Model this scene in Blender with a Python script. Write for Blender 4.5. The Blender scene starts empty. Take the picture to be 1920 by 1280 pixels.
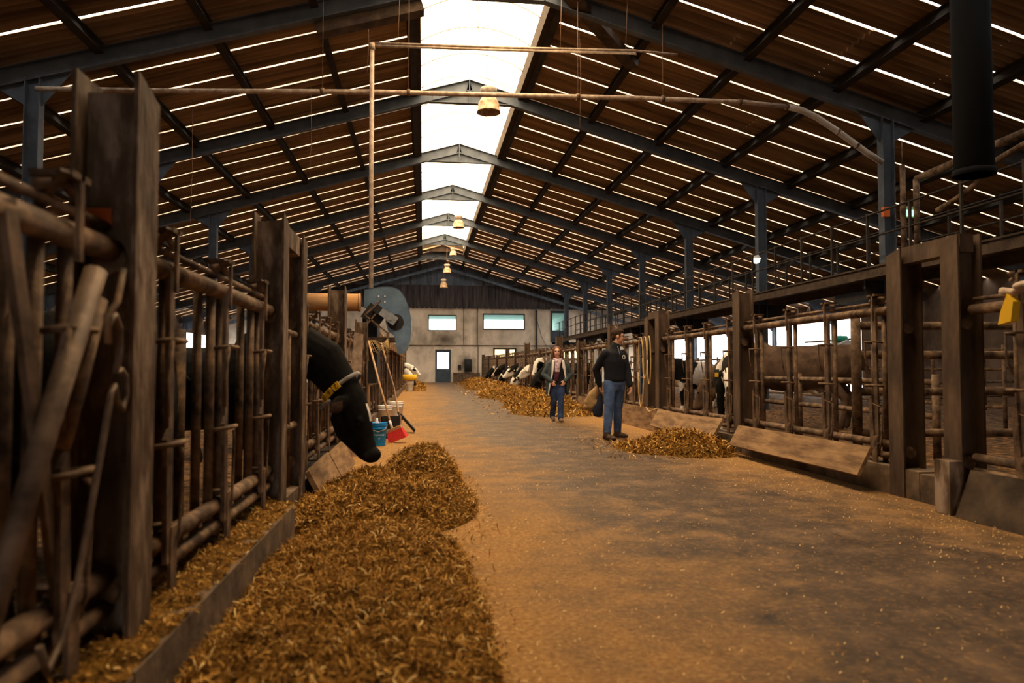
import bpy, math, random
from mathutils import Vector, Matrix, noise
random.seed(7)
PI = math.pi
C = bpy.context.scene.collection
sc = bpy.context.scene

# ------------------------------------------------------------------ camera, sky, light, exposure
cam_d = bpy.data.cameras.new('camera'); cam = bpy.data.objects.new('camera', cam_d); C.objects.link(cam)
cam_d.sensor_width = 36.0; cam_d.lens = 1357.0 / 1920.0 * 36.0
cam.location = (0, 0, 1.14)
_y, _p = 0.122, 0.0389
_f = Vector((math.sin(_y) * math.cos(_p), math.cos(_y) * math.cos(_p), math.sin(_p)))
cam.rotation_euler = _f.to_track_quat('-Z', 'Y').to_euler()
cam_d.clip_start = 0.05; cam_d.clip_end = 300
cam_d.dof.use_dof = True; cam_d.dof.focus_distance = 13.0; cam_d.dof.aperture_fstop = 1.8
sc.camera = cam

SKY = 9.0
w = bpy.data.worlds.new('overcast_sky'); sc.world = w; w.use_nodes = True
nt = w.node_tree; nt.nodes.clear()
tc = nt.nodes.new('ShaderNodeTexCoord'); sx = nt.nodes.new('ShaderNodeSeparateXYZ'); mr = nt.nodes.new('ShaderNodeMapRange')
cr = nt.nodes.new('ShaderNodeValToRGB'); bg = nt.nodes.new('ShaderNodeBackground'); wo = nt.nodes.new('ShaderNodeOutputWorld')
nt.links.new(tc.outputs['Generated'], sx.inputs[0]); nt.links.new(sx.outputs[2], mr.inputs[0])
mr.inputs[1].default_value = -0.3; mr.inputs[2].default_value = 1.0
cr.color_ramp.elements[0].position = 0.0; cr.color_ramp.elements[0].color = (0.10, 0.11, 0.12, 1)
cr.color_ramp.elements[1].position = 1.0; cr.color_ramp.elements[1].color = (1.0, 0.95, 0.87, 1)
e = cr.color_ramp.elements.new(0.20); e.color = (0.32, 0.32, 0.315, 1)
nt.links.new(mr.outputs[0], cr.inputs[0]); nt.links.new(cr.outputs[0], bg.inputs[0]); bg.inputs[1].default_value = SKY
nt.links.new(bg.outputs[0], wo.inputs[0])
# daylight portal in the roof-light opening (helps the renderer find the sky, adds no light of its own)
def portal(name, loc, rot, sx_, sy_):
    l = bpy.data.lights.new(name, 'AREA'); l.shape = 'RECTANGLE'; l.size = sx_; l.size_y = sy_
    l.cycles.is_portal = True
    o = bpy.data.objects.new(name, l); C.objects.link(o); o.location = loc; o.rotation_euler = rot
portal('door_portal', (1.0, -11.95, 1.65), (PI / 2, 0, PI), 3.2, 3.3)
portal('daylight_portal', (1.24, 25.1, 9.0), (0, 0, 0), 2.7, 45.0)

vs = sc.view_settings
vs.view_transform = 'Standard'; vs.look = 'None'; vs.gamma = 1.0; vs.use_curve_mapping = False
vs.exposure = 0.8
sc.cycles.use_denoising = True
sc.cycles.max_bounces = 8; sc.cycles.diffuse_bounces = 5; sc.cycles.transparent_max_bounces = 12
sc.cycles.sample_clamp_indirect = 6.0

# ------------------------------------------------------------------ materials
def mat(name, c1, c2=None, rough=0.8, metal=0.0, scale=6.0, bump=0.0, c3=None, detail=4.0, stretch=(1, 1, 1), lo=0.35, hi=0.65, bscale=None, bdist=0.02):
    m = bpy.data.materials.new(name); m.use_nodes = True
    n = m.node_tree.nodes; L = m.node_tree.links
    b = n['Principled BSDF']; b.inputs['Roughness'].default_value = rough; b.inputs['Metallic'].default_value = metal
    b.inputs['Specular IOR Level'].default_value = 0.3
    if c2 is None:
        b.inputs['Base Color'].default_value = (*c1, 1)
    t = n.new('ShaderNodeTexCoord'); mp = n.new('ShaderNodeMapping'); mp.inputs['Scale'].default_value = stretch
    L.new(t.outputs['Object'], mp.inputs[0])
    if c2 is not None:
        nz = n.new('ShaderNodeTexNoise'); nz.inputs['Scale'].default_value = scale; nz.inputs['Detail'].default_value = detail
        nz.inputs['Roughness'].default_value = 0.62
        L.new(mp.outputs[0], nz.inputs['Vector'])
        r = n.new('ShaderNodeValToRGB'); r.color_ramp.elements[0].position = lo; r.color_ramp.elements[1].position = hi
        r.color_ramp.elements[0].color = (*c1, 1); r.color_ramp.elements[1].color = (*c2, 1)
        if c3 is not None:
            q = r.color_ramp.elements.new((lo + hi) / 2); q.color = (*c3, 1)
        L.new(nz.outputs['Fac'], r.inputs[0]); L.new(r.outputs[0], b.inputs['Base Color'])
    if bump > 0:
        bn = n.new('ShaderNodeTexNoise'); bn.inputs['Scale'].default_value = bscale or scale * 5; bn.inputs['Detail'].default_value = 3
        L.new(mp.outputs[0], bn.inputs['Vector'])
        bp = n.new('ShaderNodeBump'); bp.inputs['Strength'].default_value = bump; bp.inputs['Distance'].default_value = bdist
        L.new(bn.outputs['Fac'], bp.inputs['Height']); L.new(bp.outputs[0], b.inputs['Normal'])
    return m

def glass(name, tint, gloss=0.08):
    m = bpy.data.materials.new(name); m.use_nodes = True
    n = m.node_tree.nodes; L = m.node_tree.links; n.clear()
    o = n.new('ShaderNodeOutputMaterial'); tr = n.new('ShaderNodeBsdfTransparent'); tr.inputs[0].default_value = (*tint, 1)
    if gloss > 0:
        g = n.new('ShaderNodeBsdfGlossy'); g.inputs['Roughness'].default_value = 0.15; mx = n.new('ShaderNodeMixShader'); mx.inputs[0].default_value = gloss
        L.new(tr.outputs[0], mx.inputs[1]); L.new(g.outputs[0], mx.inputs[2]); L.new(mx.outputs[0], o.inputs[0])
    else:
        L.new(tr.outputs[0], o.inputs[0])
    return m

def emit(name, col, s):
    m = bpy.data.materials.new(name); m.use_nodes = True
    b = m.node_tree.nodes['Principled BSDF']; b.inputs['Emission Color'].default_value = (*col, 1); b.inputs['Emission Strength'].default_value = s
    b.inputs['Base Color'].default_value = (*col, 1)
    return m

M = {}
M['steelblue'] = mat('blue_grey_painted_steel', (0.052, 0.066, 0.088), (0.10, 0.118, 0.148), 0.55, 0.0, 2.5, 0.1)
M['purlin'] = mat('dark_brown_purlin', (0.018, 0.013, 0.010), (0.04, 0.03, 0.02), 1.0, 0, 3, 0.1)
M['sheet'] = mat('brown_fibre_cement_sheet', (0.12, 0.072, 0.040), (0.44, 0.29, 0.165), 0.9, 0, 1.0, 0.1, lo=0.32, hi=0.68, detail=5, stretch=(0.25, 3.2, 0.25))
M['curb'] = mat('brown_wood_curb', (0.022, 0.013, 0.008), (0.05, 0.03, 0.018), 0.9, 0, 4, 0.2)
M['hoop'] = mat('pale_roof_light_bar', (0.38, 0.26, 0.18), None, 0.6)
M['skylight'] = glass('yellowed_roof_light_sheet', (1.0, 0.76, 0.48), 0.0)
M['rust'] = mat('rusty_brown_tube', (0.045, 0.027, 0.017), (0.28, 0.175, 0.10), 0.75, 0.15, 7, 0.25, c3=(0.135, 0.082, 0.048))
M['rustlight'] = mat('worn_bright_tube', (0.065, 0.042, 0.027), (0.24, 0.16, 0.105), 0.65, 0.3, 6, 0.2)
M['post'] = mat('flaking_brown_steel_post', (0.03, 0.018, 0.011), (0.40, 0.30, 0.22), 0.75, 0.1, 5.0, 0.5, c3=(0.115, 0.070, 0.040), lo=0.36, hi=0.66, detail=8, stretch=(1, 1, 0.35))
M['postbrown_shaded'] = mat('brown_rusted_shaded_post', (0.028, 0.017, 0.011), (0.23, 0.155, 0.10), 0.75, 0.1, 3.2, 0.35, c3=(0.10, 0.062, 0.038), lo=0.3, hi=0.75, detail=8, stretch=(1, 1, 0.35))  # browner rust, with the dimness of the right side also put into the colour
M['kerbshaded'] = mat('shade_toned_kerb_board', (0.03, 0.02, 0.013), (0.10, 0.067, 0.042), 0.95, 0, 2.5, 0.3, detail=6)  # dark tone is vignette shade painted into the board's colour
M['concrete'] = mat('dirty_concrete', (0.065, 0.042, 0.026), (0.22, 0.15, 0.095), 0.9, 0, 3, 0.3, detail=6)
M['plank'] = mat('worn_brown_plank', (0.12, 0.065, 0.03), (0.32, 0.19, 0.09), 0.85, 0, 2.2, 0.2, stretch=(6, 1, 6), detail=5)
M['bedding'] = mat('dark_straw_bedding', (0.02, 0.012, 0.006), (0.28, 0.14, 0.045), 0.95, 0, 9, 0.9, detail=8, bscale=30, bdist=0.05, c3=(0.10, 0.05, 0.018))
M['gal'] = mat('dull_galvanised_steel', (0.20, 0.19, 0.18), (0.40, 0.38, 0.35), 0.45, 0.6, 8, 0.1)
M['pipe'] = mat('dusty_tan_pipe', (0.28, 0.19, 0.13), (0.55, 0.42, 0.31), 0.6, 0.1, 9, 0.1)
M['pvc'] = mat('grey_plastic_pipe', (0.42, 0.36, 0.30), (0.55, 0.50, 0.44), 0.5, 0, 5)
M['dark'] = mat('near_black_metal', (0.012, 0.012, 0.013), (0.03, 0.028, 0.026), 0.6, 0.2, 5)
M['matteblack'] = mat('matte_black_sheet', (0.004, 0.004, 0.0045), None, 1.0)  # one even near-black, fully matte colour
M['catwalk'] = mat('brown_catwalk_steel', (0.04, 0.026, 0.017), (0.11, 0.072, 0.047), 0.8, 0.1, 4, 0.2)
M['rail'] = mat('dark_railing_steel', (0.025, 0.02, 0.016), (0.07, 0.05, 0.036), 0.6, 0.3, 6)
M['lampcap'] = mat('dusty_lamp_housing', (0.32, 0.25, 0.19), (0.55, 0.46, 0.38), 0.7, 0, 14)
M['lampshade'] = mat('amber_dusty_lamp_shade', (0.28, 0.16, 0.08), (0.56, 0.41, 0.28), 0.5, 0.1, 9)
M['wire'] = mat('rusty_hanging_wire', (0.22, 0.13, 0.08), None, 0.8)
M['blackhair'] = mat('black_cow_coat', (0.005, 0.0045, 0.004), (0.010, 0.009, 0.008), 0.85, 0, 14, 0.2)
M['blackhair'].node_tree.nodes['Principled BSDF'].inputs['Specular IOR Level'].default_value = 0.12
M['whitehair'] = mat('white_cow_coat', (0.62, 0.55, 0.47), (0.82, 0.77, 0.70), 0.8, 0, 12, 0.2)
M['brownhair'] = mat('brown_cow_coat', (0.055, 0.030, 0.017), (0.12, 0.07, 0.04), 0.9, 0, 6, 0.2)
M['earbrown'] = mat('dark_brown_ear_hair', (0.02, 0.010, 0.005), (0.06, 0.03, 0.016), 0.9, 0, 20)
M['pink'] = mat('pink_cow_muzzle', (0.55, 0.33, 0.26), (0.40, 0.24, 0.2), 0.6, 0, 12)
M['eye'] = mat('dark_wet_eye', (0.01, 0.008, 0.007), None, 0.1)
M['yellow'] = mat('yellow_plastic', (0.85, 0.50, 0.02), None, 0.45)
M['black'] = mat('black_ink', (0.01, 0.01, 0.01), None, 0.6)
M['strap'] = mat('grey_webbing', (0.16, 0.15, 0.15), (0.3, 0.28, 0.27), 0.8, 0, 20)
M['skin'] = mat('fair_skin', (0.62, 0.33, 0.22), (0.70, 0.39, 0.27), 0.55, 0, 9)
M['lip'] = mat('lip_pink', (0.42, 0.16, 0.13), None, 0.5)
M['hairbrown'] = mat('short_brown_hair', (0.028, 0.014, 0.007), (0.06, 0.03, 0.014), 0.9, 0, 30, 0.5)
M['hairred'] = mat('auburn_hair', (0.07, 0.025, 0.012), (0.17, 0.07, 0.03), 0.55, 0, 30, 0.5)
M['navy'] = mat('black_navy_fleece', (0.006, 0.007, 0.011), (0.014, 0.015, 0.022), 0.95, 0, 40, 0.2)
M['jeans'] = mat('blue_denim', (0.026, 0.055, 0.135), (0.09, 0.15, 0.30), 0.9, 0, 6, 0.15)
M['darkjeans'] = mat('dark_indigo_denim', (0.012, 0.024, 0.07), (0.045, 0.08, 0.19), 0.9, 0, 5, 0.15)
M['boot'] = mat('brown_leather_boot', (0.03, 0.018, 0.01), (0.09, 0.055, 0.03), 0.6, 0, 14)
M['shoe'] = mat('tan_suede_shoe', (0.12, 0.07, 0.04), (0.22, 0.14, 0.08), 0.8, 0, 14)
M['coat'] = mat('grey_green_rain_coat', (0.022, 0.032, 0.036), (0.06, 0.078, 0.082), 0.8, 0, 8, 0.15)
M['lining'] = mat('pale_coat_lining', (0.72, 0.66, 0.62), None, 0.8)
M['scarf'] = mat('lilac_patterned_scarf', (0.22, 0.10, 0.14), (0.66, 0.52, 0.55), 0.9, 0, 28, lo=0.4, hi=0.52)
M['plum'] = mat('dark_plum_scarf_end', (0.05, 0.012, 0.025), (0.10, 0.03, 0.05), 0.9, 0, 20)
M['tan'] = mat('tan_canvas', (0.22, 0.125, 0.05), (0.40, 0.26, 0.12), 0.9, 0, 7, 0.2)
M['navylining'] = mat('navy_lining', (0.015, 0.018, 0.035), None, 0.9)
M['white'] = mat('white_plastic', (0.74, 0.70, 0.66), (0.86, 0.83, 0.80), 0.5, 0, 6)
M['blue'] = mat('bright_blue_plastic', (0.0, 0.20, 0.62), (0.01, 0.27, 0.76), 0.4, 0, 4)
M['bluetext'] = mat('pale_bucket_print', (0.45, 0.68, 0.80), None, 0.6)
M['red'] = mat('red_broom_bristle', (0.70, 0.02, 0.02), (0.85, 0.05, 0.04), 0.7, 0, 60, 0.6)
M['wood'] = mat('smooth_wood_handle', (0.42, 0.22, 0.10), (0.62, 0.38, 0.20), 0.6, 0, 5, stretch=(8, 8, 1))
M['machine'] = mat('blue_grey_machine_plate', (0.075, 0.11, 0.15), (0.20, 0.28, 0.35), 0.35, 0.3, 1.6, 0.05, detail=6)
M['motor'] = mat('grey_motor_housing', (0.22, 0.24, 0.26), (0.34, 0.35, 0.36), 0.5, 0.3, 9)
M['tandrum'] = mat('tan_dusty_drum', (0.42, 0.20, 0.07), (0.62, 0.34, 0.14), 0.8, 0, 4, stretch=(0.3, 3, 3))
M['rope'] = mat('straw_rope', (0.42, 0.27, 0.11), (0.60, 0.42, 0.2), 0.9, 0, 50)
M['doorblue'] = mat('dark_blue_grey_door', (0.035, 0.055, 0.075), (0.06, 0.085, 0.11), 0.5, 0, 3)
M['frame'] = mat('dark_window_frame', (0.04, 0.036, 0.032), None, 0.6)
M['winglass'] = glass('tinted_window_glass', (0.80, 0.86, 0.84), 0.06)
M['grid'] = glass('frosted_yellow_window', (0.85, 0.74, 0.50), 0.03)
M['office'] = mat('office_ceiling', (0.62, 0.74, 0.72), None, 0.9)
M['clad'] = mat('dark_stained_boards', (0.022, 0.018, 0.017), (0.09, 0.075, 0.07), 0.9, 0, 2.2, 0.2, stretch=(3.5, 1, 0.25), detail=6)
M['cladblue'] = mat('blue_grey_boards', (0.06, 0.075, 0.095), (0.15, 0.175, 0.20), 0.85, 0, 2.5, 0.15, stretch=(2.5, 1, 0.4), detail=6)
M['sidewall'] = mat('brown_side_wall', (0.08, 0.05, 0.032), (0.19, 0.125, 0.085), 0.95, 0, 1.2, 0.2, detail=6)
M['orange'] = mat('orange_plastic', (0.75, 0.16, 0.03), None, 0.5)
M['teal'] = mat('green_plastic', (0.02, 0.32, 0.22), None, 0.5)
M['greenlit'] = emit('lit_green_sign', (0.30, 0.95, 0.45), 1.2)
M['bulb'] = emit('lit_bulb', (1.0, 0.95, 0.85), 3.0)
M['ragblue'] = mat('pale_blue_rag', (0.22, 0.32, 0.42), (0.35, 0.45, 0.52), 0.9, 0, 12)
M['feed'] = mat('dark_feed_mass', (0.05, 0.024, 0.006), (0.26, 0.13, 0.025), 0.95, 0, 16, 0.9, detail=6, bscale=60, bdist=0.03)
M['straw1'] = mat('dark_olive_strand', (0.13, 0.060, 0.010), None, 0.9)
M['straw2'] = mat('brown_gold_strand', (0.33, 0.158, 0.030), None, 0.75)
M['straw3'] = mat('light_gold_strand', (0.62, 0.34, 0.085), None, 0.7)
M['straw4'] = mat('pale_straw_strand', (0.85, 0.60, 0.26), None, 0.7)

for k_ in ('straw1', 'straw2', 'straw3', 'straw4', 'feed'): M[k_].node_tree.nodes['Principled BSDF'].inputs['Specular IOR Level'].default_value = 0.05
# concrete aisle: grey-brown centre, orange feed dust gathered along both kerbs, dark worn patches
def floor_mat():
    m = bpy.data.materials.new('dusty_concrete_floor'); m.use_nodes = True
    n = m.node_tree.nodes; L = m.node_tree.links; b = n['Principled BSDF']
    t = n.new('ShaderNodeTexCoord'); s = n.new('ShaderNodeSeparateXYZ'); L.new(t.outputs['Object'], s.inputs[0])
    def nz(scale, det=5, rough=0.6, vec=None):
        q = n.new('ShaderNodeTexNoise'); q.inputs['Scale'].default_value = scale; q.inputs['Detail'].default_value = det; q.inputs['Roughness'].default_value = rough
        L.new(vec if vec else t.outputs['Object'], q.inputs['Vector']); return q.outputs['Fac']
    def math_(op, a, bb):
        q = n.new('ShaderNodeMath'); q.operation = op
        for i, v in ((0, a), (1, bb)):
            if isinstance(v, (int, float)): q.inputs[i].default_value = v
            else: L.new(v, q.inputs[i])
        return q.outputs[0]
    def ramp(fac, stops):
        r = n.new('ShaderNodeValToRGB'); els = r.color_ramp.elements
        els[0].position, els[0].color = stops[0][0], (*stops[0][1], 1); els[1].position, els[1].color = stops[-1][0], (*stops[-1][1], 1)
        for p, c in stops[1:-1]:
            q = els.new(p); q.color = (*c, 1)
        L.new(fac, r.inputs[0]); return r.outputs[0]
    def mix(fac, a, bb):
        q = n.new('ShaderNodeMix'); q.data_type = 'RGBA'; L.new(fac, q.inputs[0])
        L.new(a, q.inputs[6]); L.new(bb, q.inputs[7]); return q.outputs[2]
    big = nz(0.55, 6); mid = nz(2.6, 6, 0.7); fine = nz(38, 4, 0.7)
    conc = ramp(mid, [(0.30, (0.028, 0.018, 0.012)), (0.50, (0.066, 0.042, 0.026)), (0.70, (0.17, 0.103, 0.056))])
    dust = ramp(fine, [(0.30, (0.17, 0.08, 0.022)), (0.55, (0.34, 0.18, 0.06)), (0.75, (0.54, 0.33, 0.13))])
    # distance from the middle of the worn track (x about 1.7)
    cy_ = n.new('ShaderNodeMapRange'); cy_.inputs[1].default_value = 3.0; cy_.inputs[2].default_value = 13.0; cy_.inputs[3].default_value = 2.75; cy_.inputs[4].default_value = 1.75; L.new(s.outputs[1], cy_.inputs[0])
    d = math_('ABSOLUTE', math_('SUBTRACT', s.outputs[0], cy_.outputs[0]), 0.0)
    d2 = math_('ADD', d, math_('MULTIPLY', math_('SUBTRACT', big, 0.5), 3.0))
    d3 = math_('ADD', d2, math_('MULTIPLY', math_('SUBTRACT', mid, 0.5), 2.4))
    mr_ = n.new('ShaderNodeMapRange'); mr_.inputs[1].default_value = 0.55; mr_.inputs[2].default_value = 2.3; L.new(d3, mr_.inputs[0])
    spk = n.new('ShaderNodeMapRange'); spk.inputs[1].default_value = 0.50; spk.inputs[2].default_value = 0.66; spk.inputs[4].default_value = 0.5; L.new(nz(24, 6, 0.75), spk.inputs[0])
    conc = mix(spk.outputs[0], conc, dust)
    col = mix(mr_.outputs[0], conc, dust)
    dk = n.new('ShaderNodeMapRange'); dk.inputs[1].default_value = 0.60; dk.inputs[2].default_value = 0.70; dk.inputs[4].default_value = 0.55; L.new(nz(1.1, 7, 0.7), dk.inputs[0])
    dkc = n.new('ShaderNodeRGB'); dkc.outputs[0].default_value = (0.05, 0.034, 0.022, 1)
    col = mix(dk.outputs[0], col, dkc.outputs[0])
    L.new(col, b.inputs['Base Color'])
    rr = n.new('ShaderNodeMapRange'); rr.inputs[3].default_value = 0.6; rr.inputs[4].default_value = 0.95; L.new(mr_.outputs[0], rr.inputs[0])
    L.new(rr.outputs[0], b.inputs['Roughness']); b.inputs['Specular IOR Level'].default_value = 0.2
    bp = n.new('ShaderNodeBump'); bp.inputs['Strength'].default_value = 0.5; bp.inputs['Distance'].default_value = 0.01
    L.new(math_('ADD', fine, math_('MULTIPLY', mid, 2.0)), bp.inputs['Height']); L.new(bp.outputs[0], b.inputs['Normal'])
    return m
M['floor'] = floor_mat()

def farwall_mat():
    m = mat('stained_concrete_wall', (0.43, 0.35, 0.26), (0.84, 0.72, 0.57), 0.9, 0, 0.9, 0.15, detail=8, c3=(0.67, 0.565, 0.44), stretch=(1, 1, 0.6))
    n = m.node_tree.nodes; L = m.node_tree.links; b = n['Principled BSDF']
    base = b.inputs['Base Color'].links[0].from_socket
    t = n.new('ShaderNodeTexCoord')
    prev = base
    for (x, z, rx, rz_, a) in [(1.6, 3.35, 1.5, 0.75, 0.75), (3.2, 1.5, 0.8, 1.0, 0.9), (3.9, 0.6, 2.2, 0.5, 0.55), (0.0, 3.3, 1.2, 1.2, 0.4), (4.0, 4.0, 0.5, 2.0, 0.45), (9, 2.2, 1.6, 0.9, 0.5)]:
        mp = n.new('ShaderNodeMapping'); mp.vector_type = 'POINT'
        mp.inputs['Scale'].default_value = (1 / rx, 0.0, 1 / rz_); mp.inputs['Location'].default_value = (-x / rx, 0, -z / rz_)
        L.new(t.outputs['Object'], mp.inputs[0])
        ln = n.new('ShaderNodeVectorMath'); ln.operation = 'LENGTH'; L.new(mp.outputs[0], ln.inputs[0])
        nz = n.new('ShaderNodeTexNoise'); nz.inputs['Scale'].default_value = 1.8; nz.inputs['Detail'].default_value = 6; L.new(t.outputs['Object'], nz.inputs['Vector'])
        ad = n.new('ShaderNodeMath'); ad.operation = 'MULTIPLY_ADD'; L.new(nz.outputs['Fac'], ad.inputs[0]); ad.inputs[1].default_value = 1.4; L.new(ln.outputs[1], ad.inputs[2])
        mr_ = n.new('ShaderNodeMapRange'); mr_.inputs[1].default_value = 0.75; mr_.inputs[2].default_value = 1.75; mr_.inputs[3].default_value = a; mr_.inputs[4].default_value = 0.0
        L.new(ad.outputs[0], mr_.inputs[0])
        mx = n.new('ShaderNodeMix'); mx.data_type = 'RGBA'; L.new(mr_.outputs[0], mx.inputs[0]); L.new(prev, mx.inputs[6]); mx.inputs[7].default_value = (0.035, 0.026, 0.02, 1)
        prev = mx.outputs[2]
    L.new(prev, b.inputs['Base Color'])
    return m
M['farwall'] = farwall_mat()

# ------------------------------------------------------------------ mesh building helpers
class MB:
    def __init__(s): s.v = []; s.f = []; s.mi = []; s.sm = []
    def add(s, vs, fs, mi=0, sm=False):
        o = len(s.v); s.v += [tuple(p) for p in vs]
        for f in fs: s.f.append(tuple(i + o for i in f)); s.mi.append(mi); s.sm.append(sm)
    def box(s, c, d, R=None, mi=0):
        x, y, z = d[0] / 2, d[1] / 2, d[2] / 2; c = Vector(c)
        ps = [Vector((a * x, b * y, g * z)) for a in (-1, 1) for b in (-1, 1) for g in (-1, 1)]
        if R is not None: ps = [R @ p for p in ps]
        s.add([c + p for p in ps], [(0, 1, 3, 2), (4, 6, 7, 5), (0, 4, 5, 1), (2, 3, 7, 6), (0, 2, 6, 4), (1, 5, 7, 3)], mi)
    def span(s, lo, hi, mi=0):
        s.box([(a + b) / 2 for a, b in zip(lo, hi)], [abs(b - a) for a, b in zip(lo, hi)], None, mi)
    def beam(s, p0, p1, wd, ht, up=(0, 0, 1), mi=0, off=(0, 0)):
        p0, p1 = Vector(p0), Vector(p1); t = (p1 - p0); ln = t.length; t = t / ln; up = Vector(up)
        sd = t.cross(up)
        if sd.length < 1e-4: sd = t.cross(Vector((0, 1, 0)))
        sd.normalize(); u = sd.cross(t)
        R = Matrix((sd, t, u)).transposed()
        s.box((p0 + p1) / 2 + sd * off[0] + u * off[1], (wd, ln, ht), R, mi)
    def ibeam(s, p0, p1, wd, ht, th=0.018, up=(0, 0, 1), mi=0):
        s.beam(p0, p1, th, ht - 2 * th, up, mi)
        s.beam(p0, p1, wd, th, up, mi, (0, ht / 2 - th / 2)); s.beam(p0, p1, wd, th, up, mi, (0, -ht / 2 + th / 2))
    def tube(s, pts, r, n=8, mi=0, side=None, caps=True, sm=True):
        pts = [Vector(p) for p in pts]; k = len(pts)
        rs = r if isinstance(r, (list, tuple)) else [r] * k
        ref = None; rings = []
        for i in range(k):
            t = (pts[min(i + 1, k - 1)] - pts[max(i - 1, 0)])
            if t.length < 1e-9: t = Vector((0, 0, 1))
            t.normalize()
            if side is not None:
                a = Vector(side); a = a - t * a.dot(t)
                if a.length < 1e-4: a = t.orthogonal()
            elif ref is None: a = t.orthogonal()
            else:
                a = ref - t * ref.dot(t)
                if a.length < 1e-4: a = t.orthogonal()
            a.normalize(); ref = a; b = t.cross(a)
            q = rs[i]; ra, rb = q if isinstance(q, (list, tuple)) else (q, q)
            rings.append([pts[i] + a * (ra * math.cos(2 * PI * j / n)) + b * (rb * math.sin(2 * PI * j / n)) for j in range(n)])
        V = [p for rg in rings for p in rg]
        F = [(i * n + j, i * n + (j + 1) % n, (i + 1) * n + (j + 1) % n, (i + 1) * n + j) for i in range(k - 1) for j in range(n)]
        s.add(V, F, mi, sm)
        if caps:
            o = len(s.v) - len(V)
            s.f.append(tuple(o + j for j in range(n))[::-1]); s.mi.append(mi); s.sm.append(False)
            s.f.append(tuple(o + (k - 1) * n + j for j in range(n))); s.mi.append(mi); s.sm.append(False)
    def limb(s, pts, rs, n=12, side=None, mi=0):
        """closed rounded sweep through joints, for bodies"""
        P = [Vector(p) for p in pts]; R = [(q if isinstance(q, (list, tuple)) else (q, q)) for q in rs]
        a, b = P[0] - P[1], P[-1] - P[-2]; a.normalize(); b.normalize()
        m0, m1 = min(R[0]), min(R[-1])
        PP = [P[0] + a * m0 * 0.95, P[0] + a * m0 * 0.7] + P + [P[-1] + b * m1 * 0.7, P[-1] + b * m1 * 0.95]
        RR = [tuple(x * 0.3 for x in R[0]), tuple(x * 0.72 for x in R[0])] + R + [tuple(x * 0.72 for x in R[-1]), tuple(x * 0.3 for x in R[-1])]
        s.tube(PP, RR, n, mi, side)
    def ball(s, c, r, n=12, m=8, mi=0, R=None):
        r = r if isinstance(r, (list, tuple)) else (r, r, r); c = Vector(c); V = []; F = []
        for i in range(m + 1):
            th = PI * i / m
            for j in range(n):
                p = Vector((r[0] * math.sin(th) * math.cos(2 * PI * j / n), r[1] * math.sin(th) * math.sin(2 * PI * j / n), r[2] * math.cos(th)))
                V.append(c + (R @ p if R is not None else p))
        for i in range(m):
            for j in range(n): F.append((i * n + j, (i + 1) * n + j, (i + 1) * n + (j + 1) % n, i * n + (j + 1) % n))
        s.add(V, F, mi, True)
    def lathe(s, prof, c=(0, 0, 0), n=24, mi=0, sm=True):
        c = Vector(c); V = [c + Vector((r * math.cos(2 * PI * j / n), r * math.sin(2 * PI * j / n), z)) for r, z in prof for j in range(n)]
        F = [(i * n + j, i * n + (j + 1) % n, (i + 1) * n + (j + 1) % n, (i + 1) * n + j) for i in range(len(prof) - 1) for j in range(n)]
        s.add(V, F, mi, sm)
    def prism(s, poly, fn, d0, d1, mi=0):
        """poly of (a,b), fn(a,b,d) -> point, extruded from d0 to d1"""
        n = len(poly)
        s.add([fn(a, b, d0) for a, b in poly] + [fn(a, b, d1) for a, b in poly],
              [tuple(range(n))[::-1], tuple(range(n, 2 * n))] + [(i, (i + 1) % n, n + (i + 1) % n, n + i) for i in range(n)], mi)
    def mesh(s, name, mats):
        me = bpy.data.meshes.new(name); me.from_pydata(s.v, [], s.f)
        for m in (mats if isinstance(mats, (list, tuple)) else [mats]): me.materials.append(m)
        me.polygons.foreach_set('material_index', s.mi); me.polygons.foreach_set('use_smooth', s.sm); me.update()
        return me
    def build(s, name, mats, parent=None, loc=None):
        o = bpy.data.objects.new(name, s.mesh(name, mats)); C.objects.link(o)
        if parent is not None: o.parent = parent
        if loc is not None: o.location = loc
        return o

def remeshed(mb, voxel, smooth=2, name='tmp'):
    me = mb.mesh(name, [M['black']]); o = bpy.data.objects.new(name, me); C.objects.link(o)
    r = o.modifiers.new('r', 'REMESH'); r.mode = 'VOXEL'; r.voxel_size = voxel; r.use_smooth_shade = True
    if smooth:
        q = o.modifiers.new('s', 'SMOOTH'); q.factor = 0.5; q.iterations = smooth
    dg = bpy.context.evaluated_depsgraph_get(); ev = o.evaluated_get(dg)
    out = bpy.data.meshes.new_from_object(ev)
    bpy.data.objects.remove(o); bpy.data.meshes.remove(me)
    out.materials.clear()
    for p in out.polygons: p.use_smooth = True
    return out

def organic(mb, voxel, name, mats, parent=None, smooth=2, paint=None):
    me = remeshed(mb, voxel, smooth, name); me.name = name
    for m in (mats if isinstance(mats, (list, tuple)) else [mats]): me.materials.append(m)
    if paint:
        for p in me.polygons: p.material_index = paint(p.center)
    o = bpy.data.objects.new(name, me); C.objects.link(o)
    if parent is not None: o.parent = parent
    return o

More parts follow.
